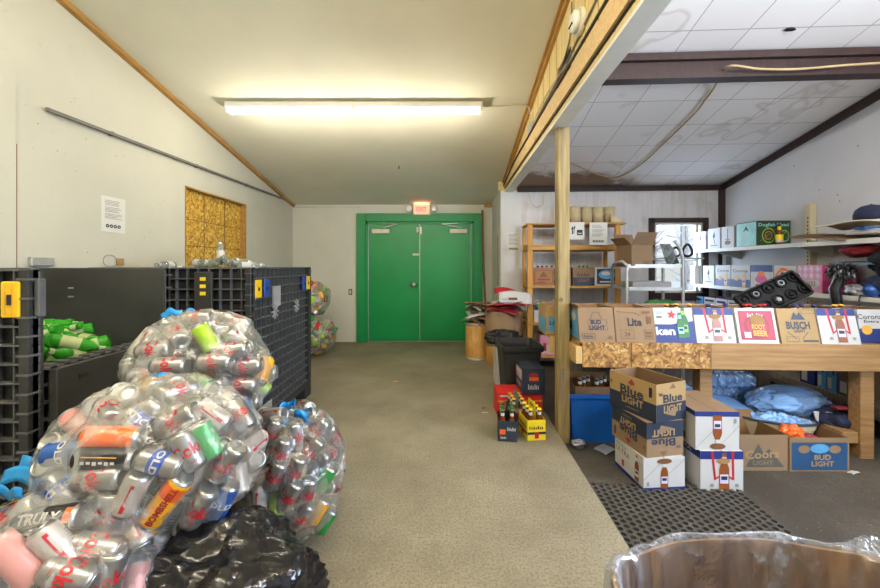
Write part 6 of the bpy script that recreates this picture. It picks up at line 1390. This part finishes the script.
# lined cardboard drum in front
GX, GY, GZ = .785, .80, .50
t = thing('cardboard_drum', 'big brown cardboard drum lined with clear plastic nearest the camera', 'drum', (GX, GY, ZL))
def oct_(a, k=1.0): c, s_ = math.cos(a), math.sin(a); return (.375*k*math.copysign(abs(c)**.6, c), .30*k*math.copysign(abs(s_)**.6, s_))
rimz = lambda a: GZ-ZL+.02*math.sin(a*2+.5)+.012*math.sin(a*5)
mb = MB()
for k, dirn in ((1.0, 1), (.975, -1)): mb.sheet(lambda s_, u_: Vector((*oct_(2*PI*s_, k), rimz(2*PI*s_)*u_)), 64, 6, 'drum_inside')
mb.sheet(lambda s_, u_: Vector((*oct_(2*PI*s_, .975+.025*u_), rimz(2*PI*s_))), 64, 1, 'drum_inside'); mb.sheet(lambda s_, u_: Vector((*oct_(2*PI*s_, .98*u_), .01)), 64, 2, 'drum_inside'); mb.build('drum_wall', t)
mb = MB()
def liner(s_, u_):
    a = 2*PI*s_; wr_ = mnoise.noise(Vector((math.cos(a)*5, math.sin(a)*5, u_*2)))
    z = rimz(a)
    if u_ < .45:
        q = u_/.45; k = .95-.05*(1-q)+.022*math.sin(a*23+4*wr_)*(1-q*.6)+.03*wr_; zz = .12+(z-.116)*q
    elif u_ < .6: q = (u_-.45)/.15; k = .95+.085*q+.012*math.sin(a*19+3*wr_); zz = z+.004+.016*math.sin(PI*q)+.010*wr_
    else: q = (u_-.6)/.4; k = 1.035+.02*q+.03*q*math.sin(a*17+5*wr_)+.02*wr_; zz = z+.004-(.20+.08*math.sin(a*3))*q
    return Vector((*oct_(a, k), zz))
mb.sheet(liner, 260, 34, 'liner_film'); mb.build('plastic_liner', t)
lump_bag('plastic_bag', 'bunched clear plastic bag tucked against the far corner of the lined drum', (1.205, 1.07, .44), (.055, .055, .075), 111, 'liner_film', .2)
# ------------------------------------------------------------------ world, camera, view
w = bpy.data.worlds.new('world'); SC.world = w; w.use_nodes = True; nt = w.node_tree
bg = nt.nodes['Background']; sk = N(nt, 'ShaderNodeTexSky'); sk.sky_type = 'HOSEK_WILKIE'; sk.turbidity = 7; sk.sun_direction = (.3, -.6, .5)
hs = N(nt, 'ShaderNodeHueSaturation'); hs.inputs['Saturation'].default_value = .6; nt.links.new(sk.outputs[0], hs.inputs['Color']); nt.links.new(hs.outputs[0], bg.inputs['Color']); bg.inputs['Strength'].default_value = 6.0
cam = bpy.data.cameras.new('camera'); co = bpy.data.objects.new('camera', cam); COL.objects.link(co); SC.camera = co
co.location = (0, 0, H); co.rotation_euler = (PI/2, 0, 0); cam.sensor_width = 36; cam.sensor_fit = 'HORIZONTAL'; cam.lens = F/880*36
cam.shift_x = (440-CX)/880; cam.shift_y = (CY-294)/880; cam.clip_start = .02
vs_ = SC.view_settings; vs_.view_transform = 'Standard'; vs_.look = 'None'; vs_.gamma = 1; vs_.exposure = 0.38; vs_.use_curve_mapping = False
cy = SC.cycles; cy.use_denoising = True; cy.max_bounces = 12; cy.transparent_max_bounces = 24; cy.diffuse_bounces = 5; cy.sample_clamp_indirect = 6
cy.caustics_reflective = False; cy.caustics_refractive = False
